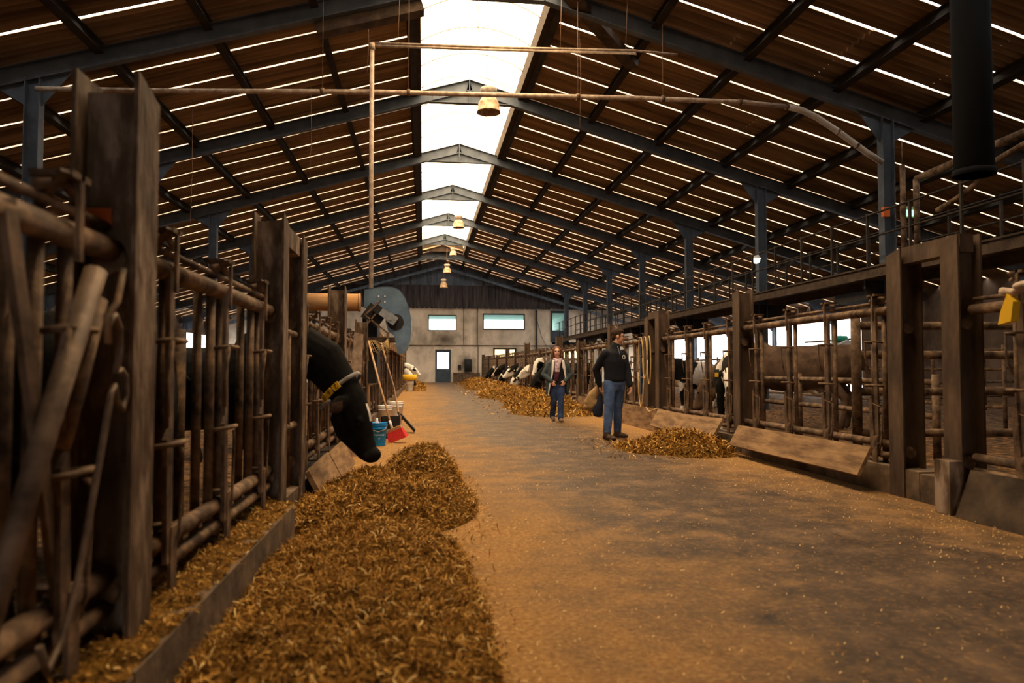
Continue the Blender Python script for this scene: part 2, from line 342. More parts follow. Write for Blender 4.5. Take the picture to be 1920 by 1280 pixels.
def thing(name, label, cat, loc=(0, 0, 0), rz=0.0, group=None):
    o = bpy.data.objects.new(name, None); C.objects.link(o); o.empty_display_size = 0.2
    o.location = loc; o.rotation_euler = (0, 0, rz); tag(o, label, cat, group); return o
def tag(o, label, cat, group=None, kind=None):
    o['label'] = label; o['category'] = cat
    if group: o['group'] = group
    if kind: o['kind'] = kind
    return o
def struct(o): o['kind'] = 'structure'; return o
ORD = ['first', 'second', 'third', 'fourth', 'fifth', 'sixth', 'seventh', 'eighth', 'ninth', 'tenth', 'eleventh', 'twelfth', 'thirteenth', 'fourteenth', 'fifteenth', 'sixteenth']
def gz(y): return 0.22 * min(max((y - 18.0) / 36.0, 0.0), 1.0)   # the aisle rises a little towards the far wall
def text_mesh(txt, size):
    cu = bpy.data.curves.new('t', 'FONT'); cu.body = txt; cu.size = size; cu.align_x = 'CENTER'; cu.align_y = 'CENTER'; cu.extrude = 0.0008
    o = bpy.data.objects.new('t', cu); C.objects.link(o)
    me = bpy.data.meshes.new_from_object(o.evaluated_get(bpy.context.evaluated_depsgraph_get()))
    bpy.data.objects.remove(o); bpy.data.curves.remove(cu); return me

# ------------------------------------------------------------------ setting: floor, walls, roof
XC = 1.23
YF = [13.99 + 5.7 * i for i in range(-4, 8)]          # frame lines; the last one is the far wall
YW = 53.89
XE0, XE1 = -15.4, 19.0
def zr(x): return 9.35 - 0.285 * abs(x - XC)          # underside of the roof sheets

m = MB(); nx, ny = 24, 70
xs = [-1.0 + 5.4 * i / nx for i in range(nx + 1)]; ys = [-12 + 66 * j / ny for j in range(ny + 1)]
V = [(x, y, gz(y) + 0.008 * (noise.noise(Vector((x * 1.2, y * 1.2, 0))) - 0.3)) for y in ys for x in xs]
m.add(V, [(j * (nx + 1) + i, j * (nx + 1) + i + 1, (j + 1) * (nx + 1) + i + 1, (j + 1) * (nx + 1) + i) for j in range(ny) for i in range(nx)], 0, True)
struct(m.build('floor', M['floor']))

def bed(name, x0, x1, y0, y1, nx, ny):
    m = MB(); V = []
    for j in range(ny + 1):
        for i in range(nx + 1):
            x = x0 + (x1 - x0) * i / nx; y = y0 + (y1 - y0) * j / ny
            V.append((x, y, gz(y) * 0.8 + 0.10 * noise.noise(Vector((x * 1.1, y * 1.1, 3))) + 0.05 * noise.noise(Vector((x * 5, y * 5, 9))) + 0.02))
    m.add(V, [(j * (nx + 1) + i, j * (nx + 1) + i + 1, (j + 1) * (nx + 1) + i + 1, (j + 1) * (nx + 1) + i) for j in range(ny) for i in range(nx)], 0, True)
    return struct(m.build(name, M['bedding']))
bed('floor_left', XE0, -0.97, -12, YW, 70, 190); bed('floor_right', 4.3, XE1, -12, YW, 70, 190)

def holed(m, u0, u1, v0, v1, holes, fn, mi=0):
    us = sorted({u0, u1, *[h[0] for h in holes], *[h[2] for h in holes]}); vv = sorted({v0, v1, *[h[1] for h in holes], *[h[3] for h in holes]})
    us = [u for u in us if u0 <= u <= u1]; vv = [v for v in vv if v0 <= v <= v1]
    for a, b in zip(us, us[1:]):
        for c, d in zip(vv, vv[1:]):
            cu, cv = (a + b) / 2, (c + d) / 2
            if not any(h[0] < cu < h[2] and h[1] < cv < h[3] for h in holes): fn(m, a, c, b, d, mi)
ZCL = 5.75
H_DOOR = (0.88, 0.0, 2.03, 2.63); H_W1 = (0.35, 4.03, 2.45, 5.2); H_W2 = (4.4, 4.12, 7.58, 5.34); H_UP = (9.54, 3.2, 10.72, 5.6); H_L1 = (5.2, 1.81, 6.93, 2.77); H_L2 = (9.86, 1.9, 11.75, 2.70)
m = MB(); holed(m, XE0, XE1, 0, ZCL, [H_DOOR, H_W1, H_W2, H_UP, H_L1, H_L2], lambda m, a, c, b, d, mi: m.span((a, YW, c), (b, YW + 0.25, d), mi))
struct(m.build('wall_far', M['farwall']))
m = MB()                                                # gable boards: dark stained band, blue-grey tip
def xg(z): return (9.3 - z) / 0.285
ZB = 7.42
m.add([(XC - xg(ZCL), YW - 0.05, ZCL), (XC + xg(ZCL), YW - 0.05, ZCL), (XC + xg(ZB), YW - 0.05, ZB), (XC - xg(ZB), YW - 0.05, ZB)], [(0, 1, 2, 3)], 0)
m.add([(XC - xg(ZB), YW - 0.06, ZB), (XC + xg(ZB), YW - 0.06, ZB), (XC, YW - 0.06, 9.3)], [(0, 1, 2)], 1)
m.prism([(XC - xg(ZCL), ZCL - 0.02), (XC + xg(ZCL), ZCL - 0.02), (XC, 9.32)], lambda a, b, d: (a, d, b), YW + 0.02, YW + 0.2, 0)
for i in range(46): m.span((-1.6 + i * 0.34, YW - 0.13, ZCL - 0.07), (-1.6 + i * 0.34 + 0.29, YW - 0.03, ZCL + 0.02), 0)
for x in (-0.95, 4.45, 9.3): m.span((x - 0.08, YW - 0.12, ZCL), (x + 0.08, YW - 0.04, zr(x) - 0.3), 0)
m.beam((XC, YW - 0.2, 8.75), (XE1, YW - 0.2, 8.75 - 0.285 * (XE1 - XC)), 0.16, 0.2, mi=1); m.beam((XC, YW - 0.2, 8.75), (XE0, YW - 0.2, 8.75 - 0.285 * (XC - XE0)), 0.16, 0.2, mi=1)
struct(m.build('wall_far_gable', [M['clad'], M['cladblue']]))
m = MB()
m.span((XE0, YW - 0.03, 2.88), (XE1, YW, 2.97)); m.span((3.95, YW - 0.03, 3.0), (4.03, YW, 5.7)); m.span((2.95, YW - 0.02, 2.97), (3.0, YW, 5.7))
m.span((2.2, YW - 0.04, 0.22), (4.2, YW, 0.92))
struct(m.build('trim_1', M['concrete']))

def window(nm, h, glassmat, fw=0.07, mull=(), fr='frame'):
    m = MB(); x0, z0, x1, z1 = h
    m.span((x0, YW - 0.04, z0), (x0 + fw, YW + 0.12, z1)); m.span((x1 - fw, YW - 0.04, z0), (x1, YW + 0.12, z1))
    m.span((x0, YW - 0.04, z0), (x1, YW + 0.12, z0 + fw)); m.span((x0, YW - 0.04, z1 - fw), (x1, YW + 0.12, z1))
    for a in mull: m.span((a - 0.05, YW - 0.04, z0), (a + 0.05, YW + 0.12, z1))
    o = struct(m.build(nm, M[fr])); g = MB(); g.span((x0 + fw, YW + 0.05, z0 + fw), (x1 - fw, YW + 0.06, z1 - fw))
    g.build('pane', glassmat, o); return o
window('window_1', H_W1, M['winglass'], 0.06); window('window_2', H_W2, M['winglass'], 0.09)
o = window('window_3', H_L1, M['grid'], 0.12, (6.2,)); g = MB()
for i in range(1, 9): g.span((5.2 + i * 0.2, YW + 0.01, 1.85), (5.215 + i * 0.2, YW + 0.03, 2.7))
for i in range(1, 5): g.span((5.25, YW + 0.01, 1.81 + i * 0.19), (6.9, YW + 0.03, 1.825 + i * 0.19))
g.build('window_bars', M['frame'], o)
o = window('window_4', H_L2, M['grid'], 0.12); g = MB()
for i in range(1, 9): g.span((9.9 + i * 0.2, YW + 0.01, 1.95), (9.912 + i * 0.2, YW + 0.03, 2.66))
for i in range(1, 4): g.span((9.9, YW + 0.01, 1.9 + i * 0.19), (11.7, YW + 0.03, 1.912 + i * 0.19))
g.build('window_bars', M['frame'], o)
# office behind the two upper windows: floor, ceiling and side walls, open to daylight at the back
m = MB(); m.span((-0.5, YW + 0.3, 5.5), (11.2, YW + 9, 5.6)); m.span((-0.5, YW + 0.3, 2.9), (11.2, YW + 9, 3.0)); m.span((-0.6, YW + 0.3, 3.0), (-0.5, YW + 9, 5.5)); m.span((11.2, YW + 0.3, 3.0), (11.3, YW + 9, 5.5)); m.span((-0.5, YW + 8.9, 3), (11.2, YW + 9, 4.1))
struct(m.build('ceiling_office', M['office']))

def door(nm, x0, x1, z0, z1, gz0):
    o = bpy.data.objects.new(nm, None); C.objects.link(o); struct(o); o.location = ((x0 + x1) / 2, YW, z0); cx = (x0 + x1) / 2
    m = MB(); fw = 0.09
    m.span((x0 - cx, -0.05, 0), (x0 - cx + fw, 0.15, z1 - z0)); m.span((x1 - cx - fw, -0.05, 0), (x1 - cx, 0.15, z1 - z0)); m.span((x0 - cx, -0.05, z1 - z0 - fw), (x1 - cx, 0.15, z1 - z0))
    m.build('door_frame', M['doorblue'], o)
    m = MB(); a, b = x0 - cx + fw, x1 - cx - fw; H = z1 - z0 - fw; g0 = gz0 - z0; g1 = H - 0.1
    m.span((a, 0.0, -0.15), (b, 0.05, g0)); m.span((a, 0.0, g1), (b, 0.05, H)); m.span((a, 0.0, g0), (a + 0.06, 0.05, g1)); m.span((b - 0.06, 0.0, g0), (b, 0.05, g1))
    m.build('door_leaf', M['doorblue'], o)
    m = MB(); m.span((a + 0.06, 0.02, g0), (b - 0.06, 0.03, g1)); m.build('pane', M['winglass'] if nm == 'door_2' else M['clearglass'], o)
    m = MB(); m.beam((b - 0.1, -0.02, g0 - 0.1), (b - 0.1, -0.1, g0 - 0.1), 0.03, 0.03); m.beam((b - 0.1, -0.09, g0 - 0.1), (b - 0.24, -0.09, g0 - 0.1), 0.025, 0.025); m.build('door_handle', M['gal'], o)
M['clearglass'] = glass('clear_door_glass', (0.9, 0.96, 1.0), 0.05)
door('door_1', 0.88, 2.03, gz(YW), 2.63, 1.2); door('door_2', 9.54, 10.72, 3.2, 5.6, 4.1)

# side walls: solid near the camera, open sides further back
m = MB(); m.span((XE0 - 0.2, -12, 0), (XE0, 44, 4.62)); m.span((XE0 - 0.2, 44, 0), (XE0, YW, 1.0)); m.span((XE0 - 0.2, 44, 3.6), (XE0, YW, 4.62))
for i in range(7): m.span((XE0 - 0.2, -4 + i * 5, 0), (XE0 + 0.08, -3.75 + i * 5, 4.4))
struct(m.build('wall_left', M['sidewall']))
m = MB(); m.span((XE1, -12, 0), (XE1 + 0.2, 29.5, 4.3)); m.span((XE1, 29.5, 3.62), (XE1 + 0.15, YW, 4.32)); m.span((XE1, 34, 0), (XE1 + 0.2, YW, 0.9))
for i in range(80): m.span((XE1 - 0.04, 29.6 + i * 0.3, 3.62), (XE1, 29.72 + i * 0.3, 4.3))
struct(m.build('wall_right', M['sidewall']))
m = MB(); holed(m, XE0, XE1, 0, 9.4, [(-0.6, 0, 2.6, 3.3)], lambda m, a, c, b, d, mi: m.span((a, -12.2, c), (b, -12, d), mi)); struct(m.build('wall_back', M['sidewall']))

# roof sheets with open slits between them
SKX0, SKX1, SKY0, SKY1 = -0.12, 2.60, 2.6, 47.6
def roof(sgn):
    m = MB(); pitch = 1.14; y = -11.84; rng = random.Random(3 + sgn); k = 0
    while y < YW:
        gap = rng.uniform(0.05, 0.075) if y > 5 else -0.03; y1 = min(y + pitch - gap, YW + 0.3); yc = (y + y1) / 2
        ridge = SKX0 if sgn < 0 else SKX1
        x0 = ridge if SKY0 < yc < SKY1 else XC
        x1 = XE0 - 0.3 if sgn < 0 else XE1 + 0.3
        seg = 9; nc = 36
        for q in range(seg):
            a = x0 + (x1 - x0) * q / seg; b = x0 + (x1 - x0) * (q + 1.02) / seg
            dy = rng.uniform(-0.012, 0.012); ext = gap + 0.03 if rng.random() < 0.0 else 0.0
            ddz = 0.0
            V = []
            for i in range(nc + 1):
                yy = y + dy + (y1 - y + ext) * i / nc; dz = -0.044 * math.cos(2 * PI * i / 6.0) + ddz
                V.append((a, yy, zr(a) + dz)); V.append((b, yy, zr(b) + dz))
            m.add(V, [(2 * i, 2 * i + 2, 2 * i + 3, 2 * i + 1) for i in range(nc)], 0, True)
        y += pitch; k += 1
    return m
struct(roof(-1).build('ceiling_left', M['sheet'])); struct(roof(1).build('ceiling_right', M['sheet']))

# barrel roof light along the ridge
sky = bpy.data.objects.new('skylight', None); C.objects.link(sky); struct(sky); sky.location = (XC, (SKY0 + SKY1) / 2, 9.0)
hl = (SKY1 - SKY0) / 2; xa, xb = SKX0 - XC, SKX1 - XC
def vault(x): return -0.02 + 0.42 * (1 - ((x - (xa + xb) / 2) / ((xb - xa) / 2)) ** 2)
m = MB(); n = 14
for i in range(n):
    a, b = xa + (xb - xa) * i / n, xa + (xb - xa) * (i + 1) / n
    m.add([(a, -hl, vault(a)), (b, -hl, vault(b)), (b, hl, vault(b)), (a, hl, vault(a))], [(0, 1, 2, 3)], 0, True)
m.build('glazing', M['skylight'], sky)
for j in range(32):
    yy = -hl + 2 * hl * j / 31; m = MB()
    m.tube([(xa + (xb - xa) * i / n, yy, vault(xa + (xb - xa) * i / n) - 0.016) for i in range(n + 1)], 0.013, 5)
    m.build('glazing_bar', M['hoop'], sky)
for x, s in ((xa, -1), (xb, 1)):
    m = MB(); m.span((x - 0.03, -hl, -0.36), (x + 0.03, hl, 0.06)); m.span((x + s * 0.03, -hl, -0.36), (x + s * 0.26, hl, -0.3)); m.build('skylight_curb', M['curb'], sky)
for yy in (-hl, hl):
    m = MB(); m.span((xa, yy - 0.03, -0.1), (xb, yy + 0.03, 0.42)); m.build('end_board', M['curb'], sky)

# purlins
def purlin(x, lab):
    m = MB(); z = zr(x) - 0.20
    sl = -0.285 if x > XC else 0.285
    up = Vector((-sl, 0, 1)).normalized() if False else Vector((-sl, 0, 1))
    m.ibeam((x, -11.9, z), (x, YW - 0.1, z), 0.15, 0.26, 0.016, up)
    tag(m.build('purlin', M['purlin']), lab, 'purlin', 'roof purlins')
ln = ['just outside the skylight edge', 'second out from the skylight', 'third out from the skylight', 'fourth out from the skylight', 'fifth out from the skylight', 'sixth out from the skylight', 'seventh out from the skylight', 'lowest, by the eaves']
for i in range(8):
    purlin(2.72 + 1.95 * i + (0.1 if i == 0 else 0), 'dark roof purlin on the right slope, ' + ln[i])
    purlin(-0.2 - 1.93 * i - (0.1 if i == 0 else 0), 'dark roof purlin on the left slope, ' + ln[i])

# portal frames
XL_C, XR_C = -7.07, 9.64
wherefr = {3: None}
for i, y in enumerate(YF[:-1]):
    if i < 3: continue
    k = i - 4
    lab = {-1: 'blue-grey steel roof frame nearest the camera, above the picture top', 0: 'blue-grey steel roof frame over the two crossing pipes, nearest in view', 1: 'blue-grey steel roof frame with the largest bell lamp hanging before its peak',
           2: 'blue-grey steel roof frame, third in view, just behind the largest bell lamp', 3: 'blue-grey steel roof frame, fourth in view, above the second bell lamp', 4: 'blue-grey steel roof frame, third from the gable wall, behind the second bell lamp',
           5: 'blue-grey steel roof frame at the far end of the skylight, second from the gable wall', 6: 'blue-grey steel roof frame closest to the gable wall, past the skylight'}[k]
    if k == -1: continue
    t = thing('roof_frame', lab, 'roof frame', (XC, y, 0), 0, 'steel roof frames')
    zc = lambda x: 8.95 - 0.285 * abs(x)
    for s, xe in ((-1, XE0 - XC), (1, XE1 - XC)):
        m = MB(); m.ibeam((-s * 0.045, 0, zc(0) + 0.013), (xe, 0, zc(xe)), 0.17, 0.33, 0.016); m.build('rafter', M['steelblue'], t)
    m = MB(); m.prism([(-1.15, zc(1.15) - 0.15), (1.15, zc(1.15) - 0.15), (0, zc(0) - 0.16)], lambda a, b, d: (a, d, b), -0.008, 0.008)
    m.span((-1.15, -0.085, zc(1.15) - 0.17), (1.15, 0.085, zc(1.15) - 0.155)); m.build('ridge_gusset', M['steelblue'], t)
    m = MB(); m.span((-0.012, -0.09, zc(0) - 0.5), (0.012, 0.09, zc(0) + 0.16)); m.build('ridge_plate', M['steelblue'], t)
    for xcol in (XL_C, XR_C):
        xx = xcol - XC; zt = zc(xx) - 0.15
        m = MB(); m.ibeam((xx, 0, 0), (xx, 0, zt), 0.2, 0.26, 0.016, (1, 0, 0)); m.build('column', M['steelblue'], t)
        for s in (-1, 1):
            m = MB(); m.prism([(xx + s * 0.13, zt - 0.5), (xx + s * 0.13, zc(xx + s * 0.13) - 0.15), (xx + s * 0.65, zc(xx + s * 0.65) - 0.15)], lambda a, b, d: (a, d, b), -0.01, 0.01)
            m.build('knee_bracket', M['steelblue'], t)
    for xcol in (XE0 + 0.3, XE1 - 0.3):
        xx = xcol - XC; m = MB(); m.ibeam((xx, 0, 0), (xx, 0, zc(xx) - 0.15), 0.18, 0.2, 0.016, (1, 0, 0)); m.build('column', M['steelblue'], t)
        s = -1 if xx > 0 else 1
        m = MB(); m.prism([(xx, zc(xx) - 0.9), (xx, zc(xx) - 0.15), (xx + s * 1.2, zc(xx + s * 1.2) - 0.15), (xx + s * 1.2, zc(xx + s * 1.2) - 0.25)], lambda a, b, d: (a, d, b), -0.01, 0.01); m.build('knee_bracket', M['steelblue'], t)
m = MB(); m.beam((2.75, 13.6, 8.50), (4.62, 15.5, 7.95), 0.28, 0.16)
tag(m.build('wind_brace', M['catwalk']), 'dark brown diagonal brace under the right roof slope, top of the skylight', 'brace')
m = MB(); m.beam((-2.1, 14.2, 7.74), (-0.05, 14.2, 8.33), 0.30, 0.26)
tag(m.build('haunch_plate', M['catwalk']), 'dark brown deepening plate under the nearest left rafter, beside the skylight', 'plate')

# ------------------------------------------------------------------ kerbs, posts, head-lock feed fences
XLF, XRF = -1.07, 4.37          # planes of the two feed fences
def kerb(name, x0, x1, z, ya, yb, n, mt='concrete'):
    m = MB()
    for i in range(n):
        a = ya + (yb - ya) * i / n; b = ya + (yb - ya) * (i + 1) / n - 0.01
        g = gz((a + b) / 2); m.span((x0, a, -0.05), (x1, b, g + z + random.uniform(-0.012, 0.012)))
    return struct(m.build(name, M[mt]))
kerb('kerb_left', -1.27, -0.985, 0.21, 5.2, 53.8, 14); kerb('kerb_left_near', -1.27, -0.865, 0.21, -6, 5.15, 4); kerb('kerb_right', 4.28, 4.55, 0.24, -1, 53.8, 16)

def hpost(x, y, lab, h=2.27, s=1, group='steel fence posts', w=0.2, base=True, mt=None):
    mt = mt or ('post' if x < 0 else 'postbrown_shaded')
    t = thing('fence_post', lab, 'post', (x, y, gz(y) - 0.03), 0, group)
    m = MB(); m.span((-w / 2, -0.009, 0), (w / 2, 0.009, h - 0.05)); m.build('web', M[mt], t)
    for q in (-1, 1):
        m = MB()
        pts = [(-0.1, 0), (0.1, 0), (0.1, h - (0.05 if q * s > 0 else 0.0)), (-0.1, h)]
        m.prism(pts, lambda a, b, d: (d, a, b), q * (w / 2) - 0.008, q * (w / 2) + 0.008); m.build('flange', M[mt], t)
    for zz in (1.55, 0.42):
        m = MB(); m.tube([(0.0, -0.05, zz), (0.0, 0.05, zz)], 0.055, 8); m.build('rail_clamp', M['rust'], t)
    return t
# posts: x of the aisle-side flange is -0.97 on the left, 4.27 on the right
LP = [(2.67, 2.19, 'tall rusty steel post nearest the camera, at the left edge of the aisle'), (5.27, 2.27, 'left-hand steel post with a crosspiece at its top, the nearer of that pair'), (6.1, 2.27, 'left-hand steel post with a crosspiece at its top, the farther of that pair'),
      (9.29, 2.22, 'left-hand steel post behind the black cow with the yellow collar'), (12.93, 2.05, 'left-hand steel post beside the broom handles and the blue-grey machine'), (16.4, 2.1, 'left-hand steel post just past the white buckets'),
      (19.9, 2.1, 'left-hand steel post under the timber ledge, second past the white buckets'), (23.4, 2.1, 'left-hand steel post, third past the white buckets'), (27.0, 2.1, 'left-hand steel post, fourth past the white buckets'), (30.6, 2.1, 'left-hand steel post, last before the yellow-topped pail'),
      (34.2, 2.1, 'left-hand steel post beside the yellow-topped pail'), (38.0, 2.1, 'left-hand steel post next to the far cows'), (42.0, 2.1, 'left-hand steel post behind the far cows')]
for y, h, lab in LP: hpost(-1.075, y, lab, h, 1)
RP = [(5.42, 2.27, 'right-hand steel post nearest the camera, joined by a crosspiece to its neighbour'), (6.13, 2.27, 'broad right-hand steel post carrying the far end of the nearest crosspiece'), (9.5, 2.27, 'right-hand steel post beside the leaning boards, between man and crosspiece posts'),
      (12.9, 2.25, 'right-hand steel post with coiled rope, right behind the man'), (13.55, 2.2, 'narrow right-hand steel post behind the man, between rope and his shoulder'), (16.4, 2.25, 'right-hand steel post directly above the shoulder of the man'), (19.8, 2.0, 'right-hand steel post between the man and the woman'),
      (23.1, 2.25, 'right-hand steel post directly behind the woman'), (26.6, 1.9, 'right-hand steel post just left of the woman'), (30.4, 2.25, 'tall right-hand steel post right of the barred low window'), (34.0, 1.9, 'right-hand steel post behind the feeding cows'),
      (37.6, 2.2, 'right-hand steel post crossing the barred low window'), (42.5, 1.9, 'right-hand steel post left of the barred low window'), (48.0, 1.9, 'right-hand steel post, second from the gable wall'), (53.0, 2.1, 'right-hand steel post touching the gable wall')]
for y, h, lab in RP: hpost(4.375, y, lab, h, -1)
m = MB(); m.beam((-1.075, 5.3, 2.13), (-1.075, 6.1, 2.13), 0.16, 0.15); tag(m.build('post_crosspiece', M['post']), 'rusty crosspiece joining the tops of two left-hand posts', 'crosspiece')
m = MB(); m.beam((4.375, 5.35, 2.17), (4.375, 6.15, 2.17), 0.12, 0.15); tag(m.build('post_crosspiece', M['postbrown_shaded']), 'rusty crosspiece joining the tops of the nearest right-hand posts', 'crosspiece')
m = MB(); m.beam((4.375, 12.9, 2.17), (4.375, 13.55, 2.17), 0.12, 0.13); tag(m.build('post_crosspiece', M['postbrown_shaded']), 'rusty crosspiece over the narrow gap behind the man', 'crosspiece')

# one head-lock (stall place) of the feed fence, local x along the fence, local y positive towards the aisle, z up
def lock_parts(zt, lean):
    P = {}
    m = MB(); m.tube([(0, -0.02, 0.30), (0, -0.02, zt)], 0.024, 8); P['upright'] = (m.mesh('upright', M['rust']), [(0, 0, 0), (0.17, 0.0, 0), (0.215, -0.05, 0)])
    m = MB(); m.beam((0.055, 0.03, 0.34), (0.055 + lean, 0.03, zt + 0.02), 0.02, 0.055, (1, 0, 0)); m.tube([(0.055, -0.03, 0.43), (0.055, 0.06, 0.43)], 0.03, 8)
    P['swing_bar'] = (m.mesh('swing_bar', M['rustlight']), [(0, 0, 0)])
    m = MB()
    m.prism([(0.075, 0.36), (0.135, 0.36), (0.155, 0.86), (0.105, 0.90)], lambda a, b, d: (a, d, b), 0.035, 0.055); P['wedge_plate'] = (m.mesh('wedge_plate', M['rust']), [(0, 0, 0)])
    m = MB()
    for z in (zt - 0.30, zt - 0.72):
        m.tube([(0.0, 0.0, z), (0.0, 0.075, z + 0.01), (0.17, 0.075, z + 0.01), (0.17, 0.0, z)], 0.011, 6)
    m.tube([(0.17, 0.075, zt - 0.29), (0.185, 0.06, zt - 0.45), (0.14, 0.05, zt - 0.6)], 0.009, 6)
    P['guide_loop'] = (m.mesh('guide_loop', M['rust']), [(0, 0, 0)])
    m = MB(); m.tube([(-0.05, 0.05, 0.80), (0.06, 0.075, 0.82), (-0.055, 0.05, 0.78), (-0.03, 0.05, 0.45), (0.02, 0.04, 0.36)], 0.008, 6); P['bent_rod'] = (m.mesh('bent_rod', M['rust']), [(0, 0, 0)])
    m = MB(); m.span((0.03, 0.045, 0.24), (0.10, 0.06, 0.50)); m.span((0.03, -0.06, 0.24), (0.10, -0.045, 0.50)); m.span((0.03, -0.05, 0.495), (0.10, 0.05, 0.51)); m.span((0.05, -0.05, 0.24), (0.08, 0.05, 0.255))
    P['bottom_clamp'] = (m.mesh('bottom_clamp', M['rust']), [(0, 0, 0)])
    m = MB(); m.span((0.06, 0.045, zt - 0.09), (0.085, 0.06, zt + 0.17)); m.span((0.06, -0.06, zt - 0.09), (0.085, -0.045, zt + 0.13)); m.span((0.02, -0.06, zt + 0.15), (0.14, 0.06, zt + 0.17))
    m.beam((0.11, -0.05, zt + 0.06), (0.16, 0.05, zt + 0.16), 0.03, 0.012); m.tube([(-0.05, 0.0, zt + 0.12), (0.1, 0.02, zt + 0.14), (0.2, -0.01, zt + 0.11)], 0.016, 6)
    P['latch'] = (m.mesh('latch', M['rust']), [(0, 0, 0)])
    return P
PL = lock_parts(1.55, 0.02); PR = lock_parts(1.70, 0.02); PLo = lock_parts(1.55, 0.36)
def panel(side, ya, yb, n, lab, parts, zt, far=False, drop=()):
    L = yb - ya; g = gz((ya + yb) / 2)
    # local x -> world -y on the right-hand side so that local +y faces the aisle on both sides
    if side > 0: t = thing('feed_fence_panel', lab, 'feed fence', (XRF, ya, g), PI / 2, 'head-lock feed fence panels')
    else: t = thing('feed_fence_panel', lab, 'feed fence', (XLF, yb, g), -PI / 2, 'head-lock feed fence panels')
    for nm, z, r, y in (('top_rail', zt, 0.042, 0.0), ('locking_bar', zt + 0.085, 0.017, -0.02), ('bottom_rail', 0.44, 0.038, 0.0), ('bottom_rail', 0.335, 0.032, 0.0)):
        m = MB(); m.tube([(0.02, y, z), (L / 2, y, z + random.uniform(-0.008, 0.008)), (L - 0.02, y, z)], r, 6 if far else 10); m.build(nm, M['rust'], t)
    for i in range(n):
        x = (i + 0.5) * L / n - 0.1 + random.uniform(-0.02, 0.02)
        for nm, (me, offs) in parts.items():
            if nm in drop or (far and nm in ('guide_loop', 'bent_rod')): continue
            for q in offs:
                o = bpy.data.objects.new(nm, me); C.objects.link(o); o.parent = t; o.location = (x + q[0], q[1], q[2])
    return t
lw = ['nearest the camera, with swing bars hanging open', 'between the two nearest posts', None, 'that the black cow with the yellow collar reaches through', 'behind the blue bucket and red broom', 'under the blue-grey machine plate', 'behind the two white buckets',
      'second past the white buckets', 'third past the white buckets', 'fourth past the white buckets', 'just before the yellow-topped pail', 'just past the yellow-topped pail', 'farthest, where the far cows feed']
yl = [-0.6] + [p[0] for p in LP]
for i in range(13):
    if i == 2: continue
    L = yl[i + 1] - yl[i]; n = 3 if i == 1 else max(2, round(L / 0.8))
    panel(-1, yl[i] + 0.02, yl[i + 1] - 0.02, n, 'left-hand rusty head-lock fence panel ' + lw[i], PLo if i == 0 else PL, 1.55, i > 5)
rw = [None, 'between the crosspiece posts and the leaning boards', 'behind the small silage heap, right of the man', None, 'directly behind the man', 'between the man and the woman, nearer half', 'between the man and the woman, farther half', 'directly behind the woman', 'just left of the woman, beside the white-faced cow',
      'where the white-faced cow feeds', 'in front of the barred low window, right half', 'in front of the barred low window, left half', 'second from the gable wall', 'ending at the gable wall']
yr = [p[0] for p in RP]
panel(1, 1.2, 5.32, 4, 'right-hand rusty head-lock fence panel nearest the camera', PR, 1.62)
for i in range(14):
    if i in (0, 3): continue
    a, b = yr[i], yr[i + 1]; n = max(2, round((b - a) / 0.8))
    panel(1, a + 0.02, b - 0.02, n, 'right-hand rusty head-lock fence panel ' + (rw[i] or ''), PR, 1.70, i > 8)

# the swung-open neck bar and bent hook rods by the nearest post
t = thing('open_neck_bar', 'long steel neck bar hanging tilted beside the nearest left post', 'neck bar', (-1.0, 2.33, 0.0))
m = MB(); m.tube([(0.0, 0.02, 1.44), (0.0, -0.25, 0.98), (0.0, -0.56, 0.42)], [0.034, 0.031, 0.028], 10); m.build('tilted_tube', M['rustlight'], t)
m = MB(); m.tube([(-0.02, 0.10, 1.36), (-0.02, -0.02, 1.1), (-0.02, -0.12, 0.92)], 0.024, 10); m.build('short_tube', M['rust'], t)
m = MB()
hk = [(0.05, 0.10, 1.46), (0.05, 0.06, 1.35), (0.05, -0.02, 1.30), (0.05, 0.0, 1.22)]
m.tube(hk, 0.010, 7); m.build('hook_rod', M['rust'], t)
m = MB(); cl = [(0.04, 0.02, 1.22), (0.04, 0.03, 1.29), (0.04, 0.07, 1.31), (0.04, 0.11, 1.27), (0.04, 0.11, 1.19), (0.04, 0.085, 1.13), (0.04, 0.12, 1.14), (0.04, 0.16, 1.12), (0.04, 0.17, 1.06), (0.04, 0.14, 1.01), (0.04, 0.10, 1.04), (0.04, 0.075, 1.09), (0.04, 0.05, 1.06), (0.04, -0.02, 0.86), (0.04, -0.14, 0.55), (0.04, -0.22, 0.42), (0.04, -0.30, 0.36), (0.04, -0.34, 0.44)]
m.tube(cl, 0.010, 7); m.build('curled_rod', M['rustlight'], t)

# gate fittings in the left pair gap
m = MB(); m.tube([(-1.03, 5.37, 1.42), (-1.03, 6.0, 1.42)], 0.03, 8); m.tube([(-1.03, 5.37, 0.7), (-1.03, 6.0, 0.7)], 0.03, 8); m.tube([(-1.03, 5.7, 0.25), (-1.03, 5.7, 1.42)], 0.025, 8)
tag(m.build('narrow_gate', M['rust']), 'narrow tube gate between the crosspiece posts on the left', 'gate')

